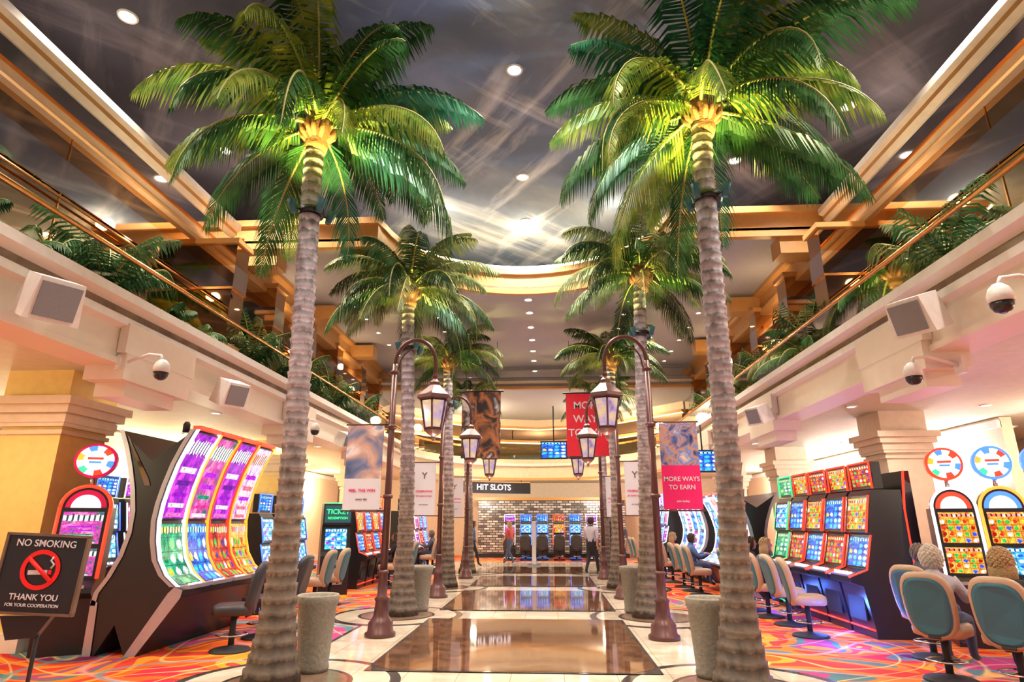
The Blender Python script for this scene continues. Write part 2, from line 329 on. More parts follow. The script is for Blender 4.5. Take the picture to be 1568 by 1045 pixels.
# ------------------------------------------------------------------ mesh builder
class M:
    def __init__(s):
        s.v = []; s.f = []; s.mi = []; s.uv = []; s.sm = []; s.mats = []; s.T = Matrix.Identity(4)
    def m(s, mat):
        if mat not in s.mats: s.mats.append(mat)
        return s.mats.index(mat)
    def av(s, p):
        s.v.append(s.T @ Vector(p)); return len(s.v)-1
    def af(s, idx, mat, uv=None, smooth=False):
        s.f.append(tuple(idx)); s.mi.append(s.m(mat)); s.uv.append(uv); s.sm.append(smooth)
    def quad(s, pts, mat, uv=False):
        i = [s.av(p) for p in pts]
        s.af(i, mat, [(0, 0), (1, 0), (1, 1), (0, 1)] if uv and len(pts) == 4 else None)
    def box(s, c, d, mat, rz=0, rx=0):
        R = Matrix.Rotation(rz, 3, 'Z') @ Matrix.Rotation(rx, 3, 'X')
        i = []
        for z in (-.5, .5):
            for x, y in ((-.5, -.5), (.5, -.5), (.5, .5), (-.5, .5)):
                i.append(s.av(Vector(c) + R @ Vector((x*d[0], y*d[1], z*d[2]))))
        for f in ((3, 2, 1, 0), (4, 5, 6, 7), (0, 1, 5, 4), (1, 2, 6, 5), (2, 3, 7, 6), (3, 0, 4, 7)):
            s.af([i[k] for k in f], mat)
    def tube(s, path, rad, mat, n=10, caps=True, smooth=True):
        path = [Vector(p) for p in path]
        if not hasattr(rad, '__len__'): rad = [rad]*len(path)
        rings = []; up = Vector((0, 0, 1)); prev = None
        for k, p in enumerate(path):
            a = path[max(k-1, 0)]; b = path[min(k+1, len(path)-1)]
            t = (b-a).normalized()
            if prev is None:
                ref = Vector((1, 0, 0)) if abs(t.z) > .9 else up
                u = t.cross(ref).normalized()
            else:
                u = (prev - t*prev.dot(t)).normalized()
            prev = u; w = t.cross(u)
            rings.append([s.av(p + (u*math.cos(2*pi*j/n) + w*math.sin(2*pi*j/n))*rad[k]) for j in range(n)])
        for a, b in zip(rings, rings[1:]):
            for j in range(n):
                s.af((a[j], a[(j+1) % n], b[(j+1) % n], b[j]), mat, None, smooth)
        if caps:
            s.af(rings[0][::-1], mat); s.af(rings[-1], mat)
    def lathe(s, prof, c, mat, n=16, smooth=True, caps=True, rot=0):
        rings = []
        for r, z in prof:
            rings.append([s.av((c[0]+r*math.cos(rot+2*pi*j/n), c[1]+r*math.sin(rot+2*pi*j/n), c[2]+z)) for j in range(n)])
        for a, b in zip(rings, rings[1:]):
            for j in range(n):
                s.af((a[j], a[(j+1) % n], b[(j+1) % n], b[j]), mat, None, smooth)
        if caps:
            s.af(rings[0][::-1], mat); s.af(rings[-1], mat)
    def prism(s, poly, f, mat, capmat=None, segmats=None, caps=True):
        A = [s.av(f(a, b, 0)) for a, b in poly]; B = [s.av(f(a, b, 1)) for a, b in poly]
        n = len(poly)
        for j in range(n):
            mm = segmats[j] if segmats else mat
            s.af((A[j], A[(j+1) % n], B[(j+1) % n], B[j]), mm)
        if caps:
            s.af(A[::-1], capmat or mat); s.af(B, capmat or mat)
    def ell(s, c, r, mat, nu=16, nv=10, keep=None, rough=0):
        g = {}
        for i in range(nv+1):
            th = pi*i/nv
            for j in range(nu):
                ph = 2*pi*j/nu
                d = (math.sin(th)*math.cos(ph), math.sin(th)*math.sin(ph), math.cos(th))
                k = 1 + rough*(math.sin(5*ph+3*th)*math.sin(4*th)+.6*math.sin(9*ph-5*th))
                g[i, j] = (s.av((c[0]+r[0]*d[0]*k, c[1]+r[1]*d[1]*k, c[2]+r[2]*d[2]*k)), d)
        for i in range(nv):
            for j in range(nu):
                q = [g[i, j], g[i+1, j], g[i+1, (j+1) % nu], g[i, (j+1) % nu]]
                if keep:
                    d = Vector((0, 0, 0))
                    for x in q: d += Vector(x[1])
                    if not keep(d/4): continue
                s.af([x[0] for x in q], mat, None, True)
    def pad(s, c, w, h, t, rim, face, axis='Y', n=24, p=3.5, taper=0., curve=0.):
        layers = [(-.5, .86), (-.38, .97), (0, 1.0), (.38, .97), (.5, .86)]
        rings = []
        for o, k in layers:
            R = []
            for j in range(n):
                a = 2*pi*j/n; ca, sa = math.cos(a), math.sin(a)
                x = w/2*k*math.copysign(abs(ca)**(2/p), ca); y = h/2*k*math.copysign(abs(sa)**(2/p), sa)
                x *= 1 + taper*(y/(h/2))
                off = curve*(x/(w/2))**2
                q = (x, o*t+off, y) if axis == 'Y' else (x, y, o*t)
                R.append(s.av((c[0]+q[0], c[1]+q[1], c[2]+q[2])))
            rings.append(R)
        for k, (a, b) in enumerate(zip(rings, rings[1:])):
            for j in range(n):
                s.af((a[j], a[(j+1) % n], b[(j+1) % n], b[j]), rim, None, True)
        s.af(rings[0][::-1], face, None, False); s.af(rings[-1], face, None, False)
    def mesh(s, name):
        me = bpy.data.meshes.new(name)
        me.from_pydata([tuple(v) for v in s.v], [], s.f)
        for m_ in s.mats: me.materials.append(m_)
        me.polygons.foreach_set('material_index', s.mi)
        me.polygons.foreach_set('use_smooth', s.sm)
        if any(u for u in s.uv):
            ul = me.uv_layers.new(name='UVMap')
            for p, u in zip(me.polygons, s.uv):
                if u:
                    for li, c in zip(p.loop_indices, u): ul.data[li].uv = c
        me.update()
        return me
    def obj(s, name, loc=(0, 0, 0), rz=0):
        return put(name, s.mesh(name), loc, rz)

def put(name, me, loc=(0, 0, 0), rz=0, sc=1.):
    o = bpy.data.objects.new(name, me); COL.objects.link(o)
    o.location = loc; o.rotation_euler = (0, 0, rz)
    o.scale = (sc, sc, sc) if not hasattr(sc, '__len__') else sc
    return o

def text(body, size, mat, parent, loc, rot=(pi/2, 0, 0), name='lettering', ext=.002):
    cu = bpy.data.curves.new(name, 'FONT'); cu.body = body; cu.size = size; cu.align_x = 'CENTER'; cu.align_y = 'CENTER'
    cu.extrude = ext; cu.offset = size*.012
    o = bpy.data.objects.new(name, cu); COL.objects.link(o); cu.materials.append(mat)
    o.parent = parent; o.location = loc; o.rotation_euler = rot
    return o

def light(kind, name, loc, power, col=(1, .85, .7), size=.15, target=None, angle=120, blend=.6):
    ld = bpy.data.lights.new(name, kind); ld.energy = power; ld.color = col
    ld.shadow_soft_size = size
    if kind == 'SPOT': ld.spot_size = math.radians(angle); ld.spot_blend = blend
    o = bpy.data.objects.new(name, ld); COL.objects.link(o); o.location = loc
    if target is not None:
        o.rotation_euler = (Vector(target)-Vector(loc)).to_track_quat('-Z', 'Y').to_euler()
    return o

# ------------------------------------------------------------------ room shell
Y0, Y1 = -7, 34
b = M(); b.quad([(-14, Y0, 0), (14, Y0, 0), (14, Y1, 0), (-14, Y1, 0)], MT['carpet']); b.obj('floor')
b = M()
b.quad([(-2.75, Y0, .004), (2.75, Y0, .004), (2.75, 23.5, .004), (-2.75, 23.5, .004)], MT['tile'])
b.quad([(-5.2, 23.5, .004), (5.2, 23.5, .004), (5.2, 28.5, .004), (-5.2, 28.5, .004)], MT['tile'])
for s in (-1, 1):
    b.quad([(s*2.75, Y0, .006), (s*2.81, Y0, .006), (s*2.81, 23.5, .006), (s*2.75, 23.5, .006)], MT['dark'])
def disc(b, x, y, z, r, mat, n=48, r0=0):
    b.af([b.av((x+r*math.cos(2*pi*j/n), y+r*math.sin(2*pi*j/n), z)) for j in range(n)], mat)
PY = [2.2, 7.3, 12.4, 17.6, 22.7]
for y in PY:
    for s in (-1, 1):
        disc(b, s*2.45, y, .008, 1.25, MT['dark']); disc(b, s*2.45, y, .010, 1.13, MT['tile'])
        disc(b, s*2.45, y, .012, .72, MT['dark']); disc(b, s*2.45, y, .014, .66, MT['taupe'])
for y0, y1 in ((2.9, 6.8), (7.9, 12.0), (13.1, 16.8), (17.9, 21.2), (22.4, 25.6)):
    b.quad([(-1.76, y0, .016), (1.76, y0, .016), (1.76, y1, .016), (-1.76, y1, .016)], MT['dark'])
    c = .28
    b.quad([(-1.72, y0+c, .018), (-1.72+c, y0+.04, .018), (1.72-c, y0+.04, .018), (1.72, y0+c, .018), (1.72, y1-c, .018), (1.72-c, y1-.04, .018), (-1.72+c, y1-.04, .018), (-1.72, y1-c, .018)], MT['brown'])
b.obj('floor_marble_walkway')

for s, nm in ((-1, 'left'), (1, 'right')):
    b = M(); b.box((s*14.1, 13.5, 2.0), (.2, 41, 4.2), MT['cream'])
    for y in range(-4, 34, 4):
        b.box((s*13.95, y, 2.0), (.12, .5, 3.95), MT['yellow'])
    b.box((s*13.95, 13.5, .15), (.1, 41, .3), MT['white']); b.box((s*13.95, 13.5, 3.7), (.12, 41, .25), MT['cream'])
    b.obj('wall_'+nm)
    b = M(); b.box((s*9.6, 13.5, 8.3), (.2, 41, 2.2), MT['graywall']); b.obj('wall_upper_'+nm)
    b = M(); b.box((s*9.85, 13.5, 4.02), (8.5, 41, .14), MT['sideceil']); b.obj('ceiling_side_'+nm)
    b = M(); b.box((s*10.6, 23, 1.97), (.25, 18, 3.94), MT['cream']); b.box((s*10.45, 23, .12), (.06, 18, .24), MT['white']); b.box((s*10.44, 23, 3.8), (.1, 18, .16), MT['white'])
    b.obj('wall_partition_'+nm)
    b = M()
    for y in (15, 18, 21, 24):
        b.lathe([(.04, 0), (.1, .05), (.14, .3), (.12, .3), (.06, .1)], (s*10.3, y, 2.3), MT['whiteled'], 14)
        b.box((s*10.4, y, 2.35), (.16, .06, .06), MT['chrome'])
    b.obj('wall_sconce')
    for y in (15, 18, 21, 24):
        light('POINT', 'sconce_light', (s*10.2, y, 2.85), 90, (.92, .82, 1) if s > 0 else (1, .9, .55), .08)
b = M(); b.box((0, 34.1, 4), (28.4, .2, 8.2), MT['cream'])
for z, m_ in ((5.3, MT['gold']), (6.0, MT['gold']), (6.6, MT['gmirror'])):
    b.box((0, 33.95, z), (14, .12, .18), m_)
b.box((0, 33.9, 5.0), (3.2, .1, .5), MT['graywall'])
b.obj('wall_back')
b = M(); b.box((0, 5.2, 9.28), (19.4, 24.4, .16), MT['sky']); b.obj('ceiling')
b = M()
arc = [(3.2*math.cos(a), 12+3.1*math.sin(a)) for a in [pi*i/32 for i in range(33)]]
poly = [(9.5, 12)]+arc+[(-9.5, 12), (-9.5, 23.6), (9.5, 23.6)]
b.prism(poly, lambda x, y, t: (x, y, 7.66+.06*t), MT['graywall'])
b.obj('ceiling_lower')
b = M()
path = [(6.9, 12.0), (3.2, 12.0)]+arc[1:-1]+[(-3.2, 12.0), (-6.9, 12.0)]
def strip(b, path, off0, off1, z0, z1, mat):
    n = len(path); L0 = []; L1 = []
    for i, p in enumerate(path):
        a = Vector(path[max(i-1, 0)]); c = Vector(path[min(i+1, n-1)]); t = (c-a).normalized(); nn = Vector((t.y, -t.x))
        L0.append(Vector(p)+nn*off0); L1.append(Vector(p)+nn*off1)
    for i in range(n-1):
        q = [L0[i], L0[i+1], L1[i+1], L1[i]]
        ids = [b.av((v.x, v.y, z)) for z in (z0, z1) for v in q]
        for f in ((3, 2, 1, 0), (4, 5, 6, 7), (0, 1, 5, 4), (1, 2, 6, 5), (2, 3, 7, 6), (3, 0, 4, 7)):
            b.af([ids[k] for k in f], mat)
strip(b, path, 0, .22, 7.55, 8.15, MT['gold'])
strip(b, path, -.08, .02, 8.05, 8.2, MT['gold'])
strip(b, path, -.05, .02, 7.5, 7.6, MT['gold'])
strip(b, path[6:-6], .02, .1, 8.2, 8.32, MT['cove'])
b.obj('trim_cove')
b = M()
b.box((0, 23.7, 7.2), (19, .3, .95), MT['graywall'])
for z, m_ in ((6.78, MT['gold']), (7.0, MT['cream'])):
    b.box((0, 23.5, z), (12.8, .2, .1), m_)
b.box((0, 23.5, 7.35), (12.8, .16, .3), MT['gmirror'])
b.box((0, 29, 6.85), (19, 10.4, .12), MT['graywall'])
b.obj('ceiling_back')

for s, nm in ((-1, 'left'), (1, 'right')):
    b = M()
    prof = [(5.15, 3.7), (5.15, 3.78), (5.2, 3.8), (5.2, 4.18), (5.1, 4.22), (5.1, 4.32), (5.16, 4.34), (5.16, 4.44), (5.02, 4.5), (5.02, 4.62), (6.5, 4.62), (6.5, 4.5), (5.7, 4.5), (5.7, 3.7)]
    mats = [MT['pink']]*14; mats[4] = MT['white']; mats[8] = MT['white']; mats[6] = MT['taupe']; mats[9] = MT['soil']
    b.prism(prof, lambda x, z, t: (s*x, Y0 + t*(23.8-Y0), z), MT['pink'], segmats=mats)
    for y in (3, 8.2, 13.4, 18.6):
        b.box((s*5.35, y, 3.75), (.55, 1.5, .5), MT['pink'])
        b.box((s*5.38, y, 3.45), (.42, 1.1, .28), MT['pink'])
        b.box((s*5.13, y, 4.05), (.12, 1.6, .4), MT['pink'])
    b.obj('trim_lower_fascia_'+nm)
    b = M()
    y = Y0+.2
    while y < 23.5:
        b.quad([(s*5.22, y, 4.62), (s*5.22, y+1.94, 4.62), (s*5.22, y+1.94, 5.15), (s*5.22, y, 5.15)], MT['clear']); y += 1.96
    b.tube([(s*5.22, Y0, 5.18), (s*5.22, 23.7, 5.18)], .035, MT['brass'], 10)
    b.tube([(s*5.22, Y0, 4.66), (s*5.22, 23.7, 4.66)], .025, MT['brass'], 8)
    b.obj('glass_balustrade')
    b = M()
    b.box((s*6.6, 13.5, 5.9), (.2, 41, 2.7), MT['mirror'])
    for y in [Y0+3.6*k for k in range(11)]:
        b.box((s*6.495, y, 5.9), (.015, .02, 2.6), MT['brass'])
    for y, p in ((11.0, .85), (13.4, .6), (15.8, .5), (18.4, .4), (21.0, .4), (23.4, .4)):
        b.box((s*(6.5-p/2), y, 5.85), (p, .5, 2.45), MT['mirror'])
        b.box((s*(6.5-p/2), y, 4.9), (p+.06, .56, .2), MT['gold'])
        b.box((s*(6.5-p/2), y, 6.35), (p+.04, .54, .45), MT['gmirror'])
        b.box((s*(6.5-p/2), y, 6.1), (p+.05, .55, .05), MT['brass'])
        b.box((s*(6.5-p/2), y, 7.1), (p+.1, .62, .1), MT['gold'])
    b.tube([(s*6.42, Y0, 6.15), (s*6.42, 34, 6.15)], .02, MT['brass'], 8)
    b.box((s*6.47, 13.5, 6.5), (.03, 41, .5), MT['gmirror'])
    b.obj('wall_mirror_'+nm)
    b = M()
    prof = [(6.9, 7.15), (6.38, 7.15), (6.38, 7.2), (6.46, 7.22), (6.46, 7.4), (6.4, 7.42), (6.4, 7.7), (6.3, 7.76), (6.3, 7.84), (6.22, 7.88), (6.22, 8.0), (6.9, 8.0)]
    mats = [MT['cream'], MT['gold'], MT['brass'], MT['cream'], MT['brass'], MT['gmirror'], MT['white'], MT['gold'], MT['white'], MT['white'], MT['white'], MT['cream']]
    b.prism(prof, lambda x, z, t: (s*x, Y0 + t*(11.8-Y0), z), MT['cream'], segmats=mats)
    b.box((s*8.2, (11.8+Y0)/2, 7.95), (2.8, 11.8-Y0, .1), MT['cream'])
    prof = [(6.9, 6.95), (6.15, 6.95), (6.15, 7.1), (6.25, 7.15), (6.25, 7.5), (6.1, 7.55), (6.1, 7.66), (6.9, 7.66)]
    b.prism(prof, lambda x, z, t: (s*x, 12.1 + t*(23.6-12.1), z), MT['gold'])
    for y in (12.3, 16, 20):
        b.box((s*5.9, y, 7.35), (.9, .5, .4), MT['gold'])
    b.obj('trim_upper_fascia_'+nm)

arcb = [(5.15*math.cos(a), 23.8+6.2*math.sin(a)) for a in [pi*i/40 for i in range(41)]]
b = M()
strip(b, arcb, 0, .3, 3.7, 4.3, MT['cream']); strip(b, arcb, -.1, .3, 4.3, 4.42, MT['white']); strip(b, arcb, -.04, .3, 4.42, 4.62, MT['cream'])
strip(b, arcb, -.14, .02, 3.62, 3.74, MT['gold'])
strip(b, arcb, .1, .12, 4.62, 5.12, MT['clear']); strip(b, arcb, .06, .16, 5.12, 5.2, MT['brass'])
poly = arcb+[(-5.15, 33.9), (5.15, 33.9)]
b.prism([(x, y) for x, y in poly], lambda x, y, t: (x, y+.02, 3.75+.8*t), MT['sideceil'])
o = b.obj('rear_balcony')
b = M(); strip(b, arcb[21:31], -.2, -.1, 3.0, 3.5, MT['black']); strip(b, arcb[21:31], -.22, -.08, 3.5, 3.54, MT['gold'])
for i in (22, 29): b.tube([(arcb[i][0], arcb[i][1]-.1, 3.5), (arcb[i][0], arcb[i][1]-.1, 3.62)], .02, MT['black'], 6)
sg = b.obj('slots_sign')
text('HIT SLOTS', .36, MT['whiteled'], sg, (-2.05, 28.9, 3.25), (pi/2, 0, .42))

gp = [(6.3, 26.5), (3, 30.5), (0, 31.4), (-3, 30.5), (-6.3, 26.5)]
b = M()
for z in (5.6, 6.3):
    strip(b, gp, 0, .15, z, z+.12, MT['gold']); strip(b, gp, .02, .1, z-.05, z, MT['warmstrip'])
strip(b, gp, .02, .1, 5.75, 6.25, MT['mirror'])
strip(b, gp, .15, .3, 6.42, 6.8, MT['cream'])
b.obj('trim_gallery_bands')

b = M(); b.box((0.6, 32.5, 1.4), (7.5, .3, 2.8), MT['mosaic'])
b.box((.6, 32.4, 2.85), (7.9, .5, .14), MT['gold']); b.box((.6, 32.4, .1), (7.7, .5, .2), MT['black'])
b.obj('wall_mosaic_partition')

# ------------------------------------------------------------------ columns
def column(x, y, w, m_):
    b = M()
    b.box((0, 0, .12), (w*1.15, w*1.15, .24), MT['white']); b.box((0, 0, 1.7), (w, w, 3.1), m_)
    for k, (z, e) in enumerate(((3.0, 1.08), (3.2, 1.2), (3.34, 1.34), (3.46, 1.48))):
        b.box((0, 0, z), (w*e, w*e, .12 if k else .06), MT['cream'])
    b.box((0, 0, 3.28), (w*1.16, w*1.16, .4), MT['cream']); b.box((0, 0, 3.7), (w*1.1, w*1.1, .5), m_)
    b.obj('column', (x, y, 0))
column(-7.3, 9.2, .95, MT['yellow']); column(7.9, 13.6, .85, MT['cream'])
column(-7.4, 17.5, .9, MT['yellow']); column(8.0, 20, .85, MT['cream']); column(-7.4, 25, .9, MT['cream']); column(8, 26, .85, MT['cream'])

# ------------------------------------------------------------------ palms
def frond(b, base, az, e0, L, droop, leafm, nl=38, lw=.036, ll=.55, rng=random, hang=.5):
    n = 14; pts = [Vector(base)]; tans = []
    side = Vector((-math.sin(az), math.cos(az), 0)); twist = rng.uniform(-.3, .3)
    for k in range(n):
        s = (k+1)/n; e = max(e0 - droop*s**1.3, math.radians(-88))
        d = Vector((math.cos(e)*math.cos(az), math.cos(e)*math.sin(az), math.sin(e))) + side*twist*s*.5
        d.normalize(); tans.append(d); pts.append(pts[-1]+d*L/n)
    tans.append(tans[-1])
    b.tube(pts, [.028*(1-.85*k/n)*L/2.6+.003 for k in range(n+1)], MT['rachis'], 4, False)
    for i in range(nl):
        s = .1+.9*(i+.5)/nl; f = s*n; k = min(int(f), n-1); p = pts[k].lerp(pts[k+1], f-k); t = tans[k]
        sd = side - t*side.dot(t)
        sd.normalize(); up = sd.cross(t).normalized()
        if up.z < 0: up = -up
        prof = (math.sin(pi*min(1, (s*.85+.15)))**.6)*(1 if s < .9 else .85)
        l = ll*prof*L/2.6*rng.uniform(.8, 1.12)+.08
        for q in (-1, 1):
            d = (sd*q*.8 + t*(.45+.5*s) - up*.1+Vector((0, 0, -rng.uniform(.15, .45)-hang*.4))).normalized()
            w = t*lw*.5
            p1 = p+d*l*.45; d2 = (d+Vector((0, 0, -.6-hang))).normalized(); p2 = p1+d2*l*.55
            a = b.av(p-w*.7); c = b.av(p+w*.7); e1 = b.av(p1+w*1.1); e2 = b.av(p1-w*1.1); g = b.av(p2)
            b.af((a, c, e1, e2), leafm); b.af((e2, e1, g), leafm)

def palm(name, x, y, h, lean, crown, seed, nf=30, mats=('leaf1', 'leaf2', 'leaf3', 'leaf2', 'leaf1'), zmax=9.1, pw=100, sky=0, low=92):
    rng = random.Random(seed); b = M()
    nr = int(h/.145); path = []; rad = []
    for k in range(nr):
        for q, (dz, dr) in enumerate(((0, .0), (.75, .012), (.98, .02))):
            s = (k+dz)/nr; z = s*h
            r0 = .135+.05*math.exp(-z/1.2)+.14*math.exp(-z/.45)
            r0 *= 1-.12*s
            path.append((lean[0]*s**1.4+.03*math.sin(s*5), lean[1]*s, z)); rad.append(r0+dr+rng.uniform(-.004, .004))
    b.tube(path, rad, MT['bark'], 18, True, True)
    top = Vector((lean[0], lean[1], h))
    b.lathe([(.13, -.3), (.16, -.2), (.145, -.12), (.2, -.06), (.19, .0), (.23, .06), (.16, .3), (.05, .5)], top, MT['fiber'], 14)
    for k in range(10):
        a = 2*pi*k/10+rng.uniform(-.3, .3)
        c = Vector((math.cos(a), math.sin(a), 0))
        b.tube([top+c*.1+Vector((0, 0, -.12)), top+c*.22+Vector((0, 0, -.02)), top+c*.27+Vector((0, 0, .1))], [.04, .04, .02], MT['fiber'], 6)
    for k in range(nf):
        a = k*2.39996+rng.uniform(-.25, .25); s = k/nf
        e0 = math.radians(80-low*s**.9)+rng.uniform(-.1, .1)
        L = crown*rng.uniform(2.4, 3.05)*(.85+.15*s if s < .8 else .95)
        droop = math.radians(rng.uniform(75, 120)) if s < .7 else math.radians(rng.uniform(62, 88))
        lm = MT[rng.choice(mats)]
        frond(b, top+Vector((math.cos(a)*.08, math.sin(a)*.08, .1+.2*(1-s))), a, e0, L, droop, lm, 48, .042*crown, .68, rng, rng.uniform(.3, .9))
    zl = zmax-.45
    for v in b.v:
        if v.z > zl: v.z = zl+.4*(1-math.exp(-(v.z-zl)/.4))
    zc = h-1.25; s = zc/h; cx, cy = lean[0]*s**1.4, lean[1]*s
    b.lathe([(.165, -.05), (.165, .05)], (cx, cy, zc), MT['black'], 14)
    for k in range(4):
        a = pi/4+k*pi/2; c = Vector((math.cos(a), math.sin(a), 0)); p = Vector((cx, cy, zc))+c*.24
        b.tube([p-c*.1, p], .015, MT['black'], 6)
        b.tube([p+Vector((0, 0, -.08)), p+c*.05+Vector((0, 0, .1))], [.04, .06], MT['teal'], 10)
    o = b.obj(name, (x, y, .014))
    yel = (1, .8, .2)
    for k in range(3):
        a = pi/6 + k*2*pi/3 + pi
        p = (x+cx+.36*math.cos(a), y+cy+.36*math.sin(a), zc+.15)
        light('SPOT', 'palm_uplight', p, pw, yel, .05, (x+lean[0]+.55*math.cos(a), y+lean[1]+.55*math.sin(a), h+.6), 80, .8)
    if sky:
        sg_ = -1 if x > 0 else 1
        light('SPOT', 'sky_uplight', (x+cx+.45*sg_, y+cy, zc+.1), sky, (.8, .88, 1), .05, (x*.0, y+1.0, 9.2), 80, .9)
    return o
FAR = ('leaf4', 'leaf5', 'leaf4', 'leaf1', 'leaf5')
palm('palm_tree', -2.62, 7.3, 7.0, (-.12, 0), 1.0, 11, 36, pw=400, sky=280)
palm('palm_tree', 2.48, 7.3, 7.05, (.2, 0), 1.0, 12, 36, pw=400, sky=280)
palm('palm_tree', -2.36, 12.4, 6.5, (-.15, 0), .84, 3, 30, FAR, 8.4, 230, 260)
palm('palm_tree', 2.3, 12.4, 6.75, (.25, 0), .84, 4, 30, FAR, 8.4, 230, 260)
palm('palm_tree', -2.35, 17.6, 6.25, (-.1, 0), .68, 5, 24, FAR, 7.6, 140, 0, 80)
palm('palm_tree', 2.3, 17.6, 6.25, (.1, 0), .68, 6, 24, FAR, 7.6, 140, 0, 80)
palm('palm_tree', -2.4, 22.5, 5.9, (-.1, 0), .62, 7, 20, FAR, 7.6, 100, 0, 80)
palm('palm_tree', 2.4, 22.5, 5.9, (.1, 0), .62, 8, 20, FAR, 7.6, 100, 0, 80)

def bush(seed, tall):
    rng = random.Random(seed); b = M()
    b.lathe([(.14, 0), (.2, .05), (.22, .3), (.2, .32), (.18, .3)], (0, 0, 0), MT['stone'], 14)
    for k in range(16 if tall else 10):
        a = k*2.4+rng.uniform(-.2, .2)
        if tall: e0 = math.radians(rng.uniform(45, 88)); L = rng.uniform(1.1, 1.7)
        else: e0 = math.radians(rng.uniform(15, 60)); L = rng.uniform(.4, .6)
        frond(b, (0, 0, .28), a, e0, L, math.radians(rng.uniform(55, 105)), MT[rng.choice(['leaf1', 'leaf5', 'leaf4'])], 20, .035, .75, rng)
    for v in b.v:
        v.x = max(-.6, min(.6, v.x))
    return b.mesh('potted_palm')
bt = [bush(1, True), bush(2, True)]; bs = [bush(3, False), bush(4, False)]
for s in (-1, 1):
    for k, y in enumerate((4.2, 7.8, 12.2, 14.7, 17.2, 19.8)): put('potted_palm', bt[k % 2], (s*5.84, y, 4.62), 0 if k % 2 else pi, 1.0)
    for k, y in enumerate((1.6, 3.0, 5.5, 6.4, 9.2, 10.2, 13.4, 16.0, 18.5, 21.2)): put('potted_palm', bs[k % 2], (s*5.84, y, 4.62), 0 if k % 2 else pi, 1.0)

b = M()
b.lathe([(.18, 0), (.19, .04), (.18, .08), (.225, .7), (.245, .74), (.255, .82), (.24, .84), (.21, .82), (.2, .76)], (0, 0, 0), MT['stone'], 28)
disc(b, 0, 0, .775, .205, MT['soil'], 24)
pl = b.mesh('stone_planter')
for x, y in ((-2.36, 7.85), (2.3, 7.83), (-2.14, 13.0), (2.1, 13.0)):
    put('stone_planter', pl, (x, y, .019))

# ------------------------------------------------------------------ street lamps
b = M()
b.lathe([(.24, 0), (.24, .05), (.2, .08), (.19, .2), (.15, .25), (.12, .3), (.1, .5), (.12, .54), (.08, .58), (.07, .9), (.09, .93), (.06, .97)], (0, 0, 0), MT['post'], 16)
b.tube([(0, 0, .9), (0, 0, 4.35)], [.062, .05], MT['post'], 12)
for z in (2.1, 3.25, 4.2): b.lathe([(.05, -.04), (.085, -.02), (.085, .02), (.05, .04)], (0, 0, z), MT['post'], 12)
ap = [(.36-.36*math.cos(a), 0, 4.35+.44*math.sin(a)) for a in [pi*i/20 for i in range(21)]]
b.tube([(0, 0, 4.3)]+ap+[(.72, 0, 4.12)], .035, MT['post'], 10)
ap2 = [(.36-.28*math.cos(a), 0, 4.3+.33*math.sin(a)) for a in [pi*i/16 for i in range(9)]]
b.tube([(0, 0, 4.0)]+ap2, .015, MT['post'], 6)
def hexp(r, z, j, c=(.72, 0)): a = 2*pi*j/6+pi/6; return (c[0]+r*math.cos(a), c[1]+r*math.sin(a), z)
b.lathe([(.03, 4.2), (.05, 4.13), (.03, 4.08), (.09, 4.02), (.1, 3.96), (.3, 3.78), (.32, 3.72), (.27, 3.70)], (.72, 0, 0), MT['post'], 6, False, rot=pi/6)
b.lathe([(.235, 3.7), (.15, 3.2)], (.72, 0, 0), MT['lglass'], 6, False, False, rot=pi/6)
for j in range(6):
    b.tube([hexp(.245, 3.72, j), hexp(.155, 3.2, j)], .018, MT['post'], 6)
    for rr, zz in ((.24, 3.69), (.16, 3.22)): b.tube([hexp(rr, zz, j), hexp(rr, zz, j+1)], .014, MT['post'], 5)
b.lathe([(.16, 3.22), (.17, 3.18), (.1, 3.12), (.04, 3.08), (.02, 3.0)], (.72, 0, 0), MT['post'], 6, False, rot=pi/6)
lampmesh = b.mesh('street_lamp')
LY = [10.2, 15.3, 20.4]
for y in LY:
    for s in (-1, 1):
        put('street_lamp', lampmesh, (s*2.18, y, .006), 0 if s < 0 else pi)
        light('POINT', 'lantern_light', (s*1.46, y-.0, 2.9), 18, (1, .78, .6), .08)

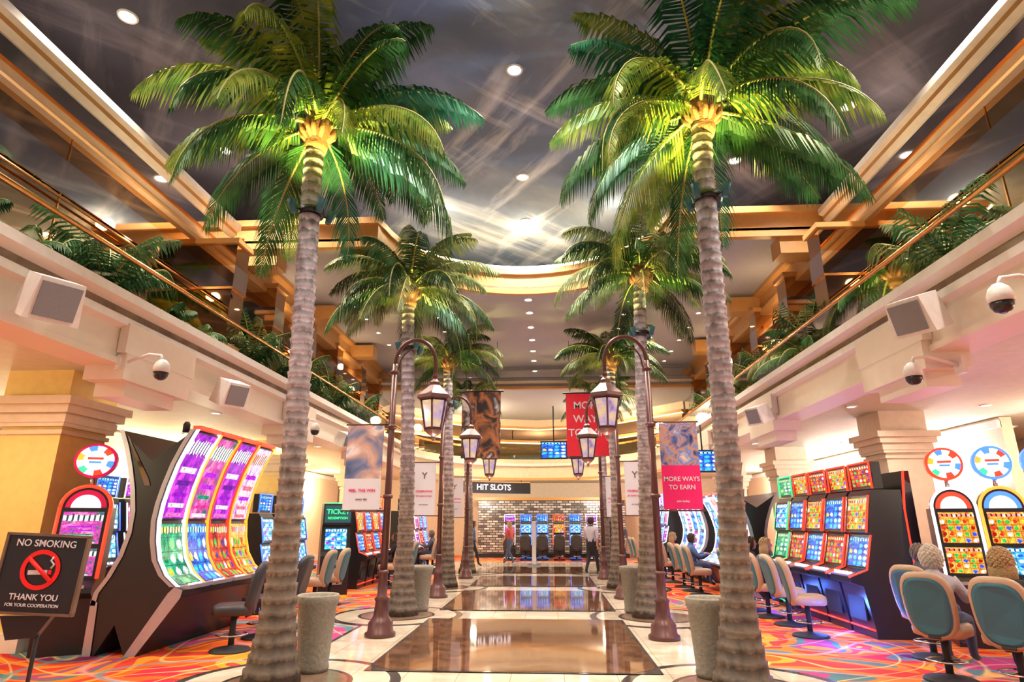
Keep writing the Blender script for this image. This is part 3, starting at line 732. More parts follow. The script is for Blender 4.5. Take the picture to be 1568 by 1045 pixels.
def banner(x, y, w, h, ztop, kind, post_x):
    b = M()
    c = post_x
    for z in (ztop+.02, ztop-h-.02): b.tube([(c+.05*(1 if x > c else -1), 0, z), (x+(w/2+.03)*(1 if x > c else -1), 0, z)], .014, MT['post'], 8)
    x0, x1 = x-w/2, x+w/2
    def q(z0, z1, mat, uv=False):
        b.quad([(x0, -.006, z0), (x1, -.006, z0), (x1, -.006, z1), (x0, -.006, z1)], mat, uv)
        b.quad([(x1, .006, z0), (x0, .006, z0), (x0, .006, z1), (x1, .006, z1)], mat, uv)
    zb = ztop-h
    if kind == 'photo': q(zb, zb+h*.36, MT['paper']); q(zb+h*.36, ztop, S['photoA'], True)
    elif kind == 'magenta': q(zb, zb+h*.5, MT['magenta']); q(zb+h*.5, ztop, S['photoB'], True)
    else: q(zb, ztop, MT['paper'])
    o = b.obj('promotional_banner', (0, y, 0))
    if kind == 'magenta':
        for k, t in enumerate(('MORE WAYS', 'TO EARN')): text(t, .1, MT['paper'], o, (x, -.012, zb+h*.34-k*.13))
        text('join today', .05, MT['paper'], o, (x, -.012, zb+h*.09))
    elif kind == 'photo':
        text('FEEL THE WIN', .07, MT['magenta'], o, (x, -.012, zb+h*.22)); text('every day', .05, MT['taupe'], o, (x, -.012, zb+h*.12))
    else:
        text('Y', .22, MT['taupe'], o, (x, -.012, ztop-h*.25)); text('CELEBRATING', .065, MT['magenta'], o, (x, -.012, zb+h*.45))
        text('50 YEARS OF FUN', .05, MT['magenta'], o, (x, -.012, zb+h*.36)); text('join the party', .04, MT['taupe'], o, (x, -.012, zb+h*.2))
banner(-2.62, 10.2, .62, 1.38, 3.28, 'photo', -2.18); banner(2.62, 10.2, .62, 1.38, 3.28, 'magenta', 2.18)
for y in (15.3, 20.4):
    banner(-2.6, y, .56, 1.25, 3.12, 'w', -2.18); banner(2.58, y, .5, 1.25, 3.12, 'w', 2.18)

def bigbanner(x, y, w, z0, z1, mat, txt=None):
    b = M(); b.box((0, 0, (z0+z1)/2), (w, .04, z1-z0), MT['black'])
    b.quad([(-w/2, -.025, z0), (w/2, -.025, z0), (w/2, -.025, z1), (-w/2, -.025, z1)], mat, True)
    b.tube([(-w/2-.1, 0, z1+.03), (w/2+.1, 0, z1+.03)], .03, MT['black'], 8)
    for s in (-1, 1): b.tube([(s*w*.4, 0, z1), (s*w*.4, 0, 7.66)], .008, MT['black'], 5)
    o = b.obj('hanging_banner', (x, y, 0))
    if txt:
        for k, t in enumerate(txt): text(t, .34, MT['paper'], o, (0, -.04, z1-.4-k*.45))
bigbanner(-1.72, 20.0, 1.3, 3.7, 5.9, S['photoC']); bigbanner(1.8, 20.0, 1.4, 3.75, 5.8, MT['redsign'], ('MORE', 'WAYS', 'TO WIN'))
b = M(); b.box((0, 0, 0), (1.2, .1, .8), MT['black']); b.quad([(-.56, -.055, -.36), (.56, -.055, -.36), (.56, -.055, .36), (-.56, -.055, .36)], S['cas3'], True)
b.tube([(0, 0, .4), (0, 0, 2.0)], .03, MT['black'])
b.obj('hanging_monitor', (.75, 27.5, 4.8))
b = M(); b.box((0, 0, 0), (.8, .08, .55), MT['black']); b.quad([(-.38, -.045, -.25), (.38, -.045, -.25), (.38, -.045, .25), (-.38, -.045, .25)], S['cas3'], True)
b.tube([(0, 0, .27), (0, 0, .9)], .02, MT['black'])
b.obj('hanging_monitor', (4.3, 15.5, 3.15))

# ------------------------------------------------------------------ downlights
b = M()
def dl(b, x, y, z, r=.13):
    b.lathe([(r+.04, -.005), (r+.03, -.03), (r, -.02), (r, -.004)], (x, y, z), MT['white'], 20, True, False)
    disc(b, x, y, z-.006, r, MT['down'], 20)
HL = [(0, 5.2), (0, 8.7), (0, 12.1), (0, 14.2), (6.2, 10), (-6.2, 10.7), (4.6, 11.7), (-4.6, 11.7), (-5.9, 7.2), (5.8, 6.8), (5.6, 3.5), (-5.6, 3.5), (0, 1.8)]
for x, y in HL: dl(b, x, y, 9.2, .11)
b.obj('recessed_downlights')
for x, y in HL:
    light('SPOT', 'ceiling_spot', (x, y, 9.14), 860 if y > 3 else 680, (1, .87, .74), .08, (x*.8, y, 0), 115, .6)
b = M()
for y in (15.9, 17, 18.4, 19.8, 21.2, 22.6):
    dl(b, 0, y, 7.66, .09)
    for x in (-2.8, 2.8, -5, 5): dl(b, x, y+.3, 7.66, .06)
b.obj('recessed_downlights')
for y in (17, 21):
    for x in (-4, 0, 4): light('SPOT', 'ceiling_spot', (x, y, 7.6), 600, (1, .86, .74), .08, (x, y, 0), 140, .8)
b = M()
for s in (-1, 1):
    for y in range(-3, 33, 3):
        for x in (6.6, 9.2, 11.8): dl(b, s*x, y+.5, 3.95, .08)
b.obj('recessed_downlights')
for s in (-1, 1):
    for y in (2, 7, 12, 17, 22, 28):
        light('SPOT', 'ceiling_spot', (s*7.2, y, 3.9), 190, (1, .84, .58) if s < 0 else (1, .84, .7), .08, (s*6.6, y, 0), 160, .9)
        light('POINT', 'wall_sconce_light', (s*(9.6 if y > 14 else 11), y, 3.0), 170, (1, .92, .55) if s < 0 else (1, .88, .7), .2)  # added fill points under the side ceilings, without any fixture
for x, y in ((0, 14.4), (-2.2, 13.4), (2.2, 13.4)):
    light('POINT', 'cove_light', (x, y, 8.75), 40, (1, .82, .48), .15)
for s in (-1, 1):
    for y in (4, 9, 14, 19):
        light('POINT', 'balcony_light', (s*5.9, y, 6.6), 26, (1, .66, .32), .1)
        light('SPOT', 'fascia_wash', (s*3.9, y, 7.4), 170, (1, .84, .68), .15, (s*5.2, y, 4.0), 100, .9)
for x in (-3, 3):
    light('POINT', 'gallery_light', (x, 27.5, 6.2), 420, (1, .78, .45), .2)
    light('POINT', 'gallery_light', (x, 29.5, 3.2), 260, (1, .87, .7), .2)
light('SPOT', 'ceiling_spot', (0, 26.3, 6.75), 500, (1, .88, .75), .1, (0, 26.3, 0), 130, .8)

# ------------------------------------------------------------------ curved slot bank
RC = [(.64, 3.0), (.52, 2.75), (.42, 2.5), (.34, 2.2), (.29, 1.95), (.27, 1.72), (.3, 1.45), (.37, 1.2), (.5, 1.0), (.68, .86)]
LC = [(-.5, 3.0), (-.38, 2.75), (-.27, 2.45), (-.18, 2.15), (-.12, 1.85), (-.12, 1.55), (-.19, 1.25), (-.31, .98), (-.44, .78), (-.46, .62)]
def curved_bank(nm, L, n, tops, bots, edges, flip=False):
    b = M()
    poly = RC[:] + [(.8, .82), (.78, .74), (.62, .7), (.27, 0), (.12, 0), (-.08, .38), (-.3, 0), (-.45, 0)] + LC[::-1] + [(.06, 2.55)]
    b.prism(poly, lambda x, z, t: (x, L*t, z), MT['black'])
    for y in (-.015, L+.015):
        for C, sg in ((RC, -1), (LC, 1)):
            for (x0, z0), (x1, z1) in zip(C, C[1:]):
                w = .07*sg
                b.quad([(x0, y, z0), (x1, y, z1), (x1+w, y, z1), (x0+w, y, z0)], MT['silver'])
        b.quad([(.68, y, .86), (.8, y, .82), (.78, y, .72), (.27, y, 0), (.12, y, 0), (.6, y, .78)], MT['silver'])
        b.quad([(-.46, y, .7), (-.36, y, .66), (-.33, y, 0), (-.45, y, 0)], MT['silver'])
    b.quad([(-.36, -.012, 2.92), (.06, -.012, 2.3), (.1, -.012, 2.2), (.02, -.012, 2.2)], MT['gmirror'])
    w = L/n
    for k in range(n):
        y0, y1 = k*w+.06, (k+1)*w-.06
        for seg, mat in ((range(0, 5), tops[k % len(tops)]), (range(5, 9), bots[k % len(bots)])):
            seg = list(seg); m0 = len(seg)
            for q, i in enumerate(seg):
                (x0, z0), (x1, z1) = RC[i], RC[i+1]; o = .03
                if q == 0: z0 -= .03
                if q == m0-1: z1 += .02
                ids = [b.av(p) for p in ((x1+o, y0, z1), (x1+o, y1, z1), (x0+o, y1, z0), (x0+o, y0, z0))]
                v0, v1 = 1-(q+1)/m0, 1-q/m0
                b.af(ids, mat, [(0, v0), (1, v0), (1, v1), (0, v1)])
        edge = edges[k % len(edges)]
        for yy in (k*w+.02, (k+1)*w-.04):
            for i in range(9):
                (x0, z0), (x1, z1) = RC[i], RC[i+1]; o = .05
                b.quad([(x1+o, yy, z1), (x1+o, yy+.02, z1), (x0+o, yy+.02, z0), (x0+o, yy, z0)], edge)
                b.quad([(x1, yy, z1), (x1+o, yy, z1), (x0+o, yy, z0), (x0, yy, z0)], edge)
        b.box((.74, (k+.5)*w, .85), (.2, w*.8, .05), MT['silver'])
        for j in range(4): b.lathe([(.022, .87), (.02, .89)], (.77, (k+.3+.13*j)*w, 0), MT['whiteled'], 8)
        b.box((.64, (k+.5)*w, 3.03), (.12, w*.9, .05), MT['red'])
        b.lathe([(.05, 3.0), (.05, 3.12), (.03, 3.16)], (.3, (k+.5)*w, 0), MT['blackmatte'], 10)
    return b.mesh(nm)
cb1 = curved_bank('curved_slot_bank', 2.6, 4, [S['cas1'], S['cas6'], S['cas1'], S['cas8']], [S['cas2'], S['cas3'], S['cas4'], S['cas5']], [MT['whiteled'], MT['orange'], MT['red'], MT['orange']])
put('curved_slot_bank', cb1, (-5.28, 8.55, 0), 0)
cb2 = curved_bank('curved_slot_bank', 3.0, 4, [S['cas7'], S['cas8'], S['cas3'], S['cas7']], [S['cas3'], S['cas7'], S['cas1'], S['cas3']], [MT['whiteled']])
put('curved_slot_bank', cb2, (5.4, 22.2, 0), pi, (1, 1, .85))
put('curved_slot_bank', cb2, (5.5, 18.4, 0), pi, (1, 1, .8))

# ------------------------------------------------------------------ upright slot machines
def slot_mesh(s1, s2, s3, led, h=2.2):
    b = M(); w = .66
    P = [(.4, 0), (-.22, 0), (-.22, .1), (-.3, .7), (-.45, .76), (-.45, .83), (-.2, .93), (-.08, 1.42), (-.13, 1.46), (-.03, h-.2), (.02, h-.12), (.4, h-.12)]
    b.prism(P, lambda y, z, t: (-w/2+w*t, y, z), MT['black'])
    def scr(i, j, mat, a=.06, c=.06):
        (y0, z0), (y1, z1) = P[i], P[j]; dy, dz = y1-y0, z1-z0
        p0 = (y0+dy*a, z0+dz*a); p1 = (y0+dy*(1-c), z0+dz*(1-c)); o = -.012
        b.quad([(-w/2+.05, p0[0]+o, p0[1]), (w/2-.05, p0[0]+o, p0[1]), (w/2-.05, p1[0]+o, p1[1]), (-w/2+.05, p1[0]+o, p1[1])], mat, True)
    scr(6, 7, s1); scr(8, 9, s2)
    b.box((0, .12, h+.1), (w*.96, .12, .4), MT['black']); b.quad([(-w*.43, .05, h-.06), (w*.43, .05, h-.06), (w*.43, .03, h+.26), (-w*.43, .03, h+.26)], s3, True)
    for sx in (-1, 1):
        for i in (5, 6, 8):
            (y0, z0), (y1, z1) = P[i], P[i+1]
            b.tube([(sx*(w/2-.012), y0-.02, z0), (sx*(w/2-.012), y1-.02, z1)], .014, led, 6)
            b.tube([(sx*(w/2-.035), y0-.02, z0), (sx*(w/2-.035), y1-.02, z1)], .01, MT['chrome'], 6)
        b.tube([(sx*w*.47, .03, h-.1), (sx*w*.47, .03, h+.3)], .014, led, 6)
    b.tube([(-w*.47, .03, h+.3), (w*.47, .03, h+.3)], .014, led, 6)
    b.tube([(-w/2, -.24, .12), (w/2, -.24, .12)], .014, led, 6)
    b.box((0, -.4, .86), (w*.8, .1, .03), MT['silver'], 0, .35)
    for j in range(5): b.lathe([(.025, .86), (.022, .9)], (-.22+.11*j, -.4, 0), MT['whiteled'], 8)
    b.box((0, -.27, .4), (w*.7, .02, .35), MT['blackmatte'])
    return b.mesh('slot_machine')
sm = [slot_mesh(S['cas3'], S['cas5'], S['cas4'], MT['red']), slot_mesh(S['cas5'], S['cas3'], S['cas8'], MT['orange']),
      slot_mesh(S['cas4'], S['cas3'], S['cas5'], MT['red']), slot_mesh(S['cas7'], S['cas7'], S['cas3'], MT['blue']),
      slot_mesh(S['cas2'], S['cas7'], S['cas2'], MT['green']), slot_mesh(S['cas1'], S['cas6'], S['cas1'], MT['whiteled'])]
for k in range(5):
    put('slot_machine', sm[[0, 2, 0, 2, 4][k]], (5.65, 10.75+.84*k, 0), -pi/2, (1.15, 1.15, 1.06))
b = M(); b.prism([(6.12, 0), (6.12, 1.9), (6.2, 2.5), (6.3, 2.5), (6.3, 0)], lambda x, z, t: (x, 10.4+4.1*t, z), MT['black'])
b.tube([(6.12, 10.38, 0.1), (6.12, 10.38, 1.9), (6.2, 10.38, 2.5)], .018, MT['red'], 6)
b.obj('slot_bank_back_panel')
light('POINT', 'under_glow_light', (4.98, 11, .35), 50, (.08, .2, 1), .1); light('POINT', 'under_glow_light', (4.98, 13.4, .35), 40, (.08, .2, 1), .1)
light('POINT', 'under_glow_light', (4.7, 9.7, .3), 45, (.08, .2, 1), .1)
for k in range(5): put('slot_machine', sm[3 if k % 2 else 5], (4.9, 23.6+.8*k, 0), -pi/2, 1.1)
for k in range(8): put('slot_machine', sm[k % 6], (9.2, 15.5+.85*k, 0), -pi/2, 1.1)
for k in range(3): put('slot_machine', sm[[3, 4, 3][k]], (-5.3, 12.6+.85*k, 0), pi/2, .9)
for k in range(4): put('slot_machine', sm[[0, 2, 0, 2][k]], (-4.85, 17.3+.8*k, 0), pi/2, 1.0)
for k in range(5): put('slot_machine', sm[[3, 0, 5, 2, 3][k]], (-4.6, 22.0+.8*k, 0), pi/2, 1.0)
for k in range(7): put('slot_machine', sm[(k*2+1) % 6], (-8.6, 11.5+.9*k, 0), pi/2, 1.05)
for k in range(6): put('slot_machine', sm[[5, 3, 3, 0, 3, 5][k]], (-1.4+.78*k, 30.4, 0), 0, .82)

def wheel_mesh(s1, s2, disc_mat, led, ring):
    b = M(); w = .56
    P = [(.35, 0), (-.25, 0), (-.28, .7), (-.42, .78), (-.4, .85), (-.2, .95), (-.12, 1.9), (.35, 1.9)]
    b.prism(P, lambda y, z, t: (-w/2+w*t, y, z), MT['black'])
    def q(z0, z1, mat):
        f = lambda z: -.215+.08*(z-.95)/.95
        b.quad([(-w/2+.05, f(z0), z0), (w/2-.05, f(z0), z0), (w/2-.05, f(z1), z1), (-w/2+.05, f(z1), z1)], mat, True)
    q(.98, 1.35, s1); q(1.4, 1.85, s2)
    pts = [(w/2*math.cos(a), 1.9+.3*math.sin(a)) for a in [pi*i/20 for i in range(21)]]
    b.prism(pts, lambda x, z, t: (x, -.1+.2*t, z), MT['black'])
    pin = [(x*.82, 1.9+(z-1.9)*.82) for x, z in pts]
    b.af([b.av((x, -.105, z)) for x, z in pin], ring)
    pin = [(x*.6, 1.9+(z-1.9)*.6) for x, z in pts]
    b.af([b.av((x, -.11, z)) for x, z in pin], disc_mat)
    b.tube([(x, -.11, z) for x, z in pts], .022, led, 8)
    for sx in (-1, 1): b.tube([(sx*w/2, -.22, .95), (sx*w/2, -.12, 1.9)], .022, led, 8)
    b.tube([(0, 0, 2.15), (0, 0, 2.4)], .03, MT['chrome'], 8)
    def dsc(r, y0, y1, mat, n=28, z=2.57):
        A = [b.av((r*math.cos(2*pi*j/n), y0, z+r*math.sin(2*pi*j/n))) for j in range(n)]
        B = [b.av((r*math.cos(2*pi*j/n), y1, z+r*math.sin(2*pi*j/n))) for j in range(n)]
        for j in range(n): b.af((A[j], A[(j+1) % n], B[(j+1) % n], B[j]), mat)
        b.af(A, mat); b.af(B[::-1], mat)
    dsc(.25, -.05, .05, ring)
    cols = [MT['whiteled'], MT['red'], MT['whiteled'], MT['blue'], MT['whiteled'], MT['orange'], MT['whiteled'], MT['green'], MT['whiteled'], MT['red'], MT['whiteled'], MT['blue']]
    nn = 12; c0 = (0, -.062, 2.57)
    for j in range(nn):
        p = []
        for q2 in (0, .5, 1):
            a = 2*pi*(j+q2)/nn; p.append((.215*math.cos(a), -.062, 2.57+.215*math.sin(a)))
        b.quad([c0, p[0], p[1], p[2]], cols[j])
    dsc(.14, -.075, -.06, MT['whiteled'], 16)
    b.box((0, -.08, 2.6), (.18, .015, .035), MT['red']); b.box((0, -.08, 2.545), (.14, .015, .03), MT['blue'])
    b.box((0, -.36, .86), (w*.7, .1, .04), MT['silver'])
    return b.mesh('wheel_slot_machine')
wm = [wheel_mesh(S['cas5'], S['cas5'], MT['whiteled'], MT['whiteled'], MT['red']), wheel_mesh(S['cas7'], S['cas5'], MT['whiteled'], MT['orange'], MT['blue']), wheel_mesh(S['cas5'], S['cas2'], MT['whiteled'], MT['blue'], MT['blue'])]
for k in range(3): put('wheel_slot_machine', wm[k], (6.62+.58*k, 10.0-.2*k, 0), -.35, (1, 1, 1))
put('wheel_slot_machine', wheel_mesh(S['cas6'], S['cas6'], MT['whiteled'], MT['red'], MT['magenta']), (-6.2, 8.75, 0), .45, (1.1, 1, 1))

b = M(); b.prism([(.3, 0), (-.3, 0), (-.3, .9), (-.2, 1.0), (-.1, 1.6), (-.22, 1.65), (-.22, 2.15), (.3, 2.15)], lambda y, z, t: (-.35+.7*t, y, z), MT['black'])
b.quad([(-.27, -.21, 1.05), (.27, -.21, 1.05), (.27, -.12, 1.55), (-.27, -.12, 1.55)], S['cas7'], True)
b.box((0, -.23, 1.9), (.64, .02, .42), MT['teal']); b.tube([(-.35, -.24, 2.17), (.35, -.24, 2.17)], .015, MT['green'], 6)
for z in (.3, .55, .75): b.box((0, -.31, z), (.4, .03, .12), MT['silver'])
o = b.obj('ticket_kiosk', (-4.95, 15.9, 0), .45); text('TICKET', .17, MT['green'], o, (0, -.25, 1.95)); text('REDEMPTION', .08, MT['green'], o, (0, -.25, 1.8))

# ------------------------------------------------------------------ chairs
def chair_mesh(face, rim, nm='casino_chair'):
    b = M()
    b.lathe([(.27, 0), (.27, .02), (.24, .035), (.06, .06), (.04, .08)], (0, 0, 0), MT['blackmatte'], 24)
    b.tube([(0, 0, .05), (0, 0, .48)], [.04, .04], MT['blackmatte'], 12)
    b.lathe([(.2, 0), (.215, .01), (.2, .02)], (0, 0, .2), MT['chrome'], 20, True, False)
    for a in range(3): b.tube([(0, 0, .21), (.2*math.cos(a*2.09), .2*math.sin(a*2.09), .21)], .01, MT['chrome'], 6)
    b.box((0, 0, .47), (.3, .3, .03), MT['blackmatte'])
    b.pad((0, .02, .535), .54, .52, .14, rim, rim, 'Z', 28, 4)
    T0 = b.T; b.T = Matrix.Translation((0, -.27, .8)) @ Matrix.Rotation(math.radians(12), 4, 'X')
    b.pad((0, 0, 0), .53, .74, .1, rim, face, 'Y', 30, 3.0, .04, .05)
    b.pad((0, -.0, 0), .46, .66, .125, face, face, 'Y', 30, 3.0, .04, .04)
    b.T = T0
    b.box((0, -.2, .47), (.12, .12, .06), MT['blackmatte'], 0, -.4)
    return b.mesh(nm)
ch = chair_mesh(MT['teal'], MT['tan']); chb = chair_mesh(MT['cushblack'], MT['cushblack'])
def chairs(me, pts):
    for x, y, r in pts: put('casino_chair', me, (x, y, .0), r)
chairs(ch, [(4.92, 7.85, -.85), (5.3, 7.25, -.85), (5.45, 9.05, -1.0)])
chairs(ch, [(4.5, 10.6, -pi/2-.2), (4.6, 11.7, -pi/2), (4.55, 12.6, -pi/2+.15), (4.55, 13.5, -pi/2), (4.55, 14.4, -pi/2)])
chairs(ch, [(4.15, 16.2, -pi/2), (4.15, 17.1, -pi/2), (4.15, 18.1, -pi/2), (4.1, 19.4, -pi/2), (4.1, 20.6, -pi/2), (4.0, 21.8, -pi/2), (3.9, 24, -pi/2), (3.9, 25, -pi/2)])
chairs(chb, [(-3.95, 9.0, pi/2+.3), (-4.0, 10.0, pi/2), (-4.0, 10.9, pi/2)])
chairs(ch, [(-4.3, 13.0, pi/2), (-4.3, 13.9, pi/2), (-3.9, 17.4, pi/2), (-3.9, 18.3, pi/2), (-3.9, 19.4, pi/2), (-3.75, 22.2, pi/2), (-3.75, 23.1, pi/2), (-3.75, 24, pi/2)])
chairs(chb, [(-1.4+.78*k, 29.6, 0) for k in range(6)])

# ------------------------------------------------------------------ no smoking sign
b = M()
b.T = Matrix.Rotation(.05, 4, 'Y')
b.box((0, 0, 1.3), (.64, .03, .58), MT['black'])
for sx in (-1, 1): b.box((sx*.32, -.005, 1.3), (.02, .045, .6), MT['taupe'])
for zz in (1.0, 1.6): b.box((0, -.005, zz), (.66, .045, .02), MT['taupe'])
b.T = Matrix.Identity(4)
b.lathe([(.22, 0), (.22, .02), (.04, .05)], (.1, .05, 0), MT['black'], 20)
b.tube([(.1, .05, .03), (.1, .05, 1.2)], .016, MT['black'], 10)
b.prism([(-.2, .98), (.2, .98), (.1, .82), (-.12, .8)], lambda x, z, t: (x, .02+.06*t, z), MT['black'])
n = 32
def ringxz(b, c, r0, r1, y, mat):
    A = [b.av((c[0]+r0*math.cos(2*pi*j/n), y, c[1]+r0*math.sin(2*pi*j/n))) for j in range(n)]
    B = [b.av((c[0]+r1*math.cos(2*pi*j/n), y, c[1]+r1*math.sin(2*pi*j/n))) for j in range(n)]
    for j in range(n): b.af((A[j], B[j], B[(j+1) % n], A[(j+1) % n]), mat)
redp = pm('red_ink', (.75, .01, .01), .5, emit=(.8, .01, .01), es=.2)
ringxz(b, (.065, 1.33), .12, .155, -.024, redp)
b.box((.045, -.019, 1.31), (.15, .005, .035), MT['paper']); b.box((.14, -.019, 1.31), (.025, .005, .035), redp)
b.tube([(.145, -.02, 1.34), (.165, -.02, 1.37), (.135, -.02, 1.4), (.155, -.02, 1.43)], .008, MT['paper'], 6)
b.tube([(-.035, -.026, 1.42), (.165, -.026, 1.24)], .016, redp, 6)
sign = b.obj('no_smoking_sign', (-3.74, 5.05, 0), .12)
tr = (pi/2, .05, 0)
text('NO SMOKING', .075, MT['paper'], sign, (.075, -.022, 1.53), tr); text('THANK YOU', .065, MT['paper'], sign, (.055, -.022, 1.12), tr); text('FOR YOUR COOPERATION', .034, MT['paper'], sign, (.053, -.022, 1.06), tr)

b = M(); b.box((0, 0, .05), (.5, .4, .06), MT['chrome']); b.box((0, 0, .9), (.16, .1, 1.7), MT['white']); b.box((0, -.055, 1.2), (.12, .01, .8), MT['paper'])
b.obj('information_pylon', (-.15, 26.2, 0))

# ------------------------------------------------------------------ speakers & cameras
def speaker(x, y, z, s, sc=1.):
    b = M(); k = s
    b.prism([(-.28, -.25), (.28, -.25), (.22, .25), (-.22, .25)], lambda u, v, t: (k*(.25-.5*t), u, v), MT['white'])
    b.box((-k*.26, 0, 0), (.03, .4, .4), MT['grille'])
    b.tube([(k*.25, 0, 0), (k*.5, 0, -.05)], .04, MT['white'], 8); b.box((k*.5, 0, -.05), (.04, .2, .2), MT['white'])
    o = b.obj('wall_speaker', (x, y, z)); o.rotation_euler = (0, -k*.35, k*.55); o.scale = (sc, sc, sc)
speaker(-4.72, 5.7, 3.95, -1, .9); speaker(-4.75, 9.6, 3.75, -1, .8); speaker(4.75, 6.9, 4.0, 1, .85); speaker(4.75, 12.5, 3.8, 1, .7); speaker(-4.75, 15.5, 3.75, -1, .7)
def dome(x, y, z, s):
    b = M()
    b.tube([(s*.55, 0, .0), (s*.2, 0, .12), (s*.04, 0, .1), (0, 0, .02)], .022, MT['white'], 8)
    b.box((s*.56, 0, 0), (.05, .16, .2), MT['white'])
    b.lathe([(.04, .04), (.08, .0), (.1, -.06), (.1, -.13)], (0, 0, 0), MT['white'], 20)
    b.lathe([(.09, -.13), (.088, -.17), (.065, -.21), (.03, -.23)], (0, 0, 0), MT['black'], 20)
    b.obj('dome_security_camera', (x, y, z))
dome(-4.6, 7.5, 3.72, -1); dome(4.5, 5.3, 3.7, 1); dome(4.85, 7.35, 3.5, 1); dome(-4.6, 13, 3.75, -1)

# ------------------------------------------------------------------ people
def human(name, loc, rz, pose, shirt, trousers, hair, shoes=None, longhair=False, sc=1., fluffy=1.):
    shoes = shoes or MT['black']
    J = {}; B = []
    if pose == 'sit':
        J.update(pel=((0, 0, .68), .17), bel=((0, .0, .84), .165), che=((0, .02, 1.0), .175), nb=((0, .03, 1.15), .085), nk=((0, .05, 1.2), .06), hd=((0, .07, 1.27), .06))
        for s, q in ((1, 'R'), (-1, 'L')):
            J.update({'sh'+q: ((s*.2, .02, 1.07), .085), 'el'+q: ((s*.27, .16, .86), .058), 'wr'+q: ((s*.19, .38, .93), .034), 'pa'+q: ((s*.18, .45, .935), .034),
                      'hi'+q: ((s*.1, .06, .66), .11), 'kn'+q: ((s*.13, .46, .64), .072), 'an'+q: ((s*.13, .44, .24), .045), 'to'+q: ((s*.14, .56, .2), .035)})
    else:
        J.update(pel=((0, 0, .95), .135), bel=((0, .0, 1.1), .13), che=((0, .0, 1.3), .16), nb=((0, 0, 1.45), .07), nk=((0, .01, 1.5), .055), hd=((0, .02, 1.58), .06))
        for s, q in ((1, 'R'), (-1, 'L')):
            sw = s*.14
            J.update({'sh'+q: ((s*.2, 0, 1.40), .07), 'el'+q: ((s*.25, -sw*.6, 1.13), .05), 'wr'+q: ((s*.24, -sw+.08, .9), .03), 'pa'+q: ((s*.235, -sw+.11, .83), .033),
                      'hi'+q: ((s*.09, 0, .88), .1)})
            if s > 0: J.update(knR=((.1, .16, .5), .068), anR=((.1, .24, .1), .045), toR=((.11, .38, .045), .036))
            else: J.update(knL=((-.1, .0, .48), .068), anL=((-.1, -.24, .13), .045), toL=((-.11, -.12, .045), .036))
    B = [('pel', 'bel', 1), ('bel', 'che', 0), ('che', 'nb', 0), ('nb', 'nk', 2), ('nk', 'hd', 2)]
    for q in 'RL':
        B += [('che', 'sh'+q, 0), ('sh'+q, 'el'+q, 0), ('el'+q, 'wr'+q, 0 if pose == 'sit' else 2), ('wr'+q, 'pa'+q, 2), ('pel', 'hi'+q, 1), ('hi'+q, 'kn'+q, 1), ('kn'+q, 'an'+q, 1), ('an'+q, 'to'+q, 3)]
        s = 1 if q == 'R' else -1
        w = Vector(J['wr'+q][0]); p = Vector(J['pa'+q][0]); d = (p-w).normalized(); side = Vector((1, 0, 0)); side = (side-d*side.dot(d)).normalized()
        curl = Vector((0, 0, -1)) if pose == 'sit' else Vector((-s, 0, 0))
        for k, (o, l) in enumerate(((-.03, .06), (-.01, .07), (.01, .068), (.03, .052))):
            a = p+side*o*.9+d*.02; c = a+d*l*.6; e = c+(d+curl*.8).normalized()*l*.5
            J['f%d1%s' % (k, q)] = (tuple(c), .0095); J['f%d2%s' % (k, q)] = (tuple(e), .008)
            B += [('pa'+q, 'f%d1%s' % (k, q), 2), ('f%d1%s' % (k, q), 'f%d2%s' % (k, q), 2)]
        t = (p+w)/2-side*s*.04+curl*.01; t2 = t+(d-side*s*.4).normalized()*.035
        J['t1'+q] = (tuple(t), .011); J['t2'+q] = (tuple(t2), .009)
        B += [('wr'+q, 't1'+q, 2), ('t1'+q, 't2'+q, 2)]
    keys = list(J); bm = bmesh.new(); ly = bm.verts.layers.skin.verify(); V = {}
    for k in keys:
        v = bm.verts.new(J[k][0]); v[ly].radius = (J[k][1], J[k][1]); v[ly].use_root = (k == 'pel'); V[k] = v
    for a, c, _ in B: bm.edges.new((V[a], V[c]))
    me = bpy.data.meshes.new('tmp'); bm.to_mesh(me); bm.free()
    o = bpy.data.objects.new('tmp', me); COL.objects.link(o)
    o.modifiers.new('s', 'SKIN').use_smooth_shade = True; sub = o.modifiers.new('ss', 'SUBSURF'); sub.levels = 1; sub.render_levels = 1
    dg = bpy.context.evaluated_depsgraph_get(); dg.update(); ev = o.evaluated_get(dg); em = ev.to_mesh()
    mats = [shirt, trousers, MT['skin'], shoes]
    b = M(); off = len(b.v)
    for v in em.vertices: b.av(v.co)
    segs = [(Vector(J[a][0]), Vector(J[c][0]), l, (J[a][1]+J[c][1])/2) for a, c, l in B]
    for p in em.polygons:
        c = p.center; best = None
        for a, e, l, r in segs:
            ab = e-a; t = max(0, min(1, (c-a).dot(ab)/ab.length_squared)); dd = (c-(a+ab*t)).length - r
            if best is None or dd < best[0]: best = (dd, l)
        b.af([off+i for i in p.vertices], mats[best[1]], None, True)
    ev.to_mesh_clear(); bpy.data.objects.remove(o); bpy.data.meshes.remove(me)
    h = Vector(J['hd'][0])+Vector((0, .015, .035))
    b.ell(h, (.076, .095, .118), MT['skin'], 20, 14)
    b.ell(h+Vector((0, .03, -.06)), (.052, .06, .055), MT['skin'], 14, 8)
    b.ell(h+Vector((0, .098, -.012)), (.013, .02, .024), MT['skin'], 10, 6)
    for s in (-1, 1):
        b.ell(h+Vector((s*.03, .083, .012)), (.012, .01, .008), MT['eye'], 8, 6)
        b.ell(h+Vector((s*.077, .0, -.005)), (.01, .02, .03), MT['skin'], 8, 6)
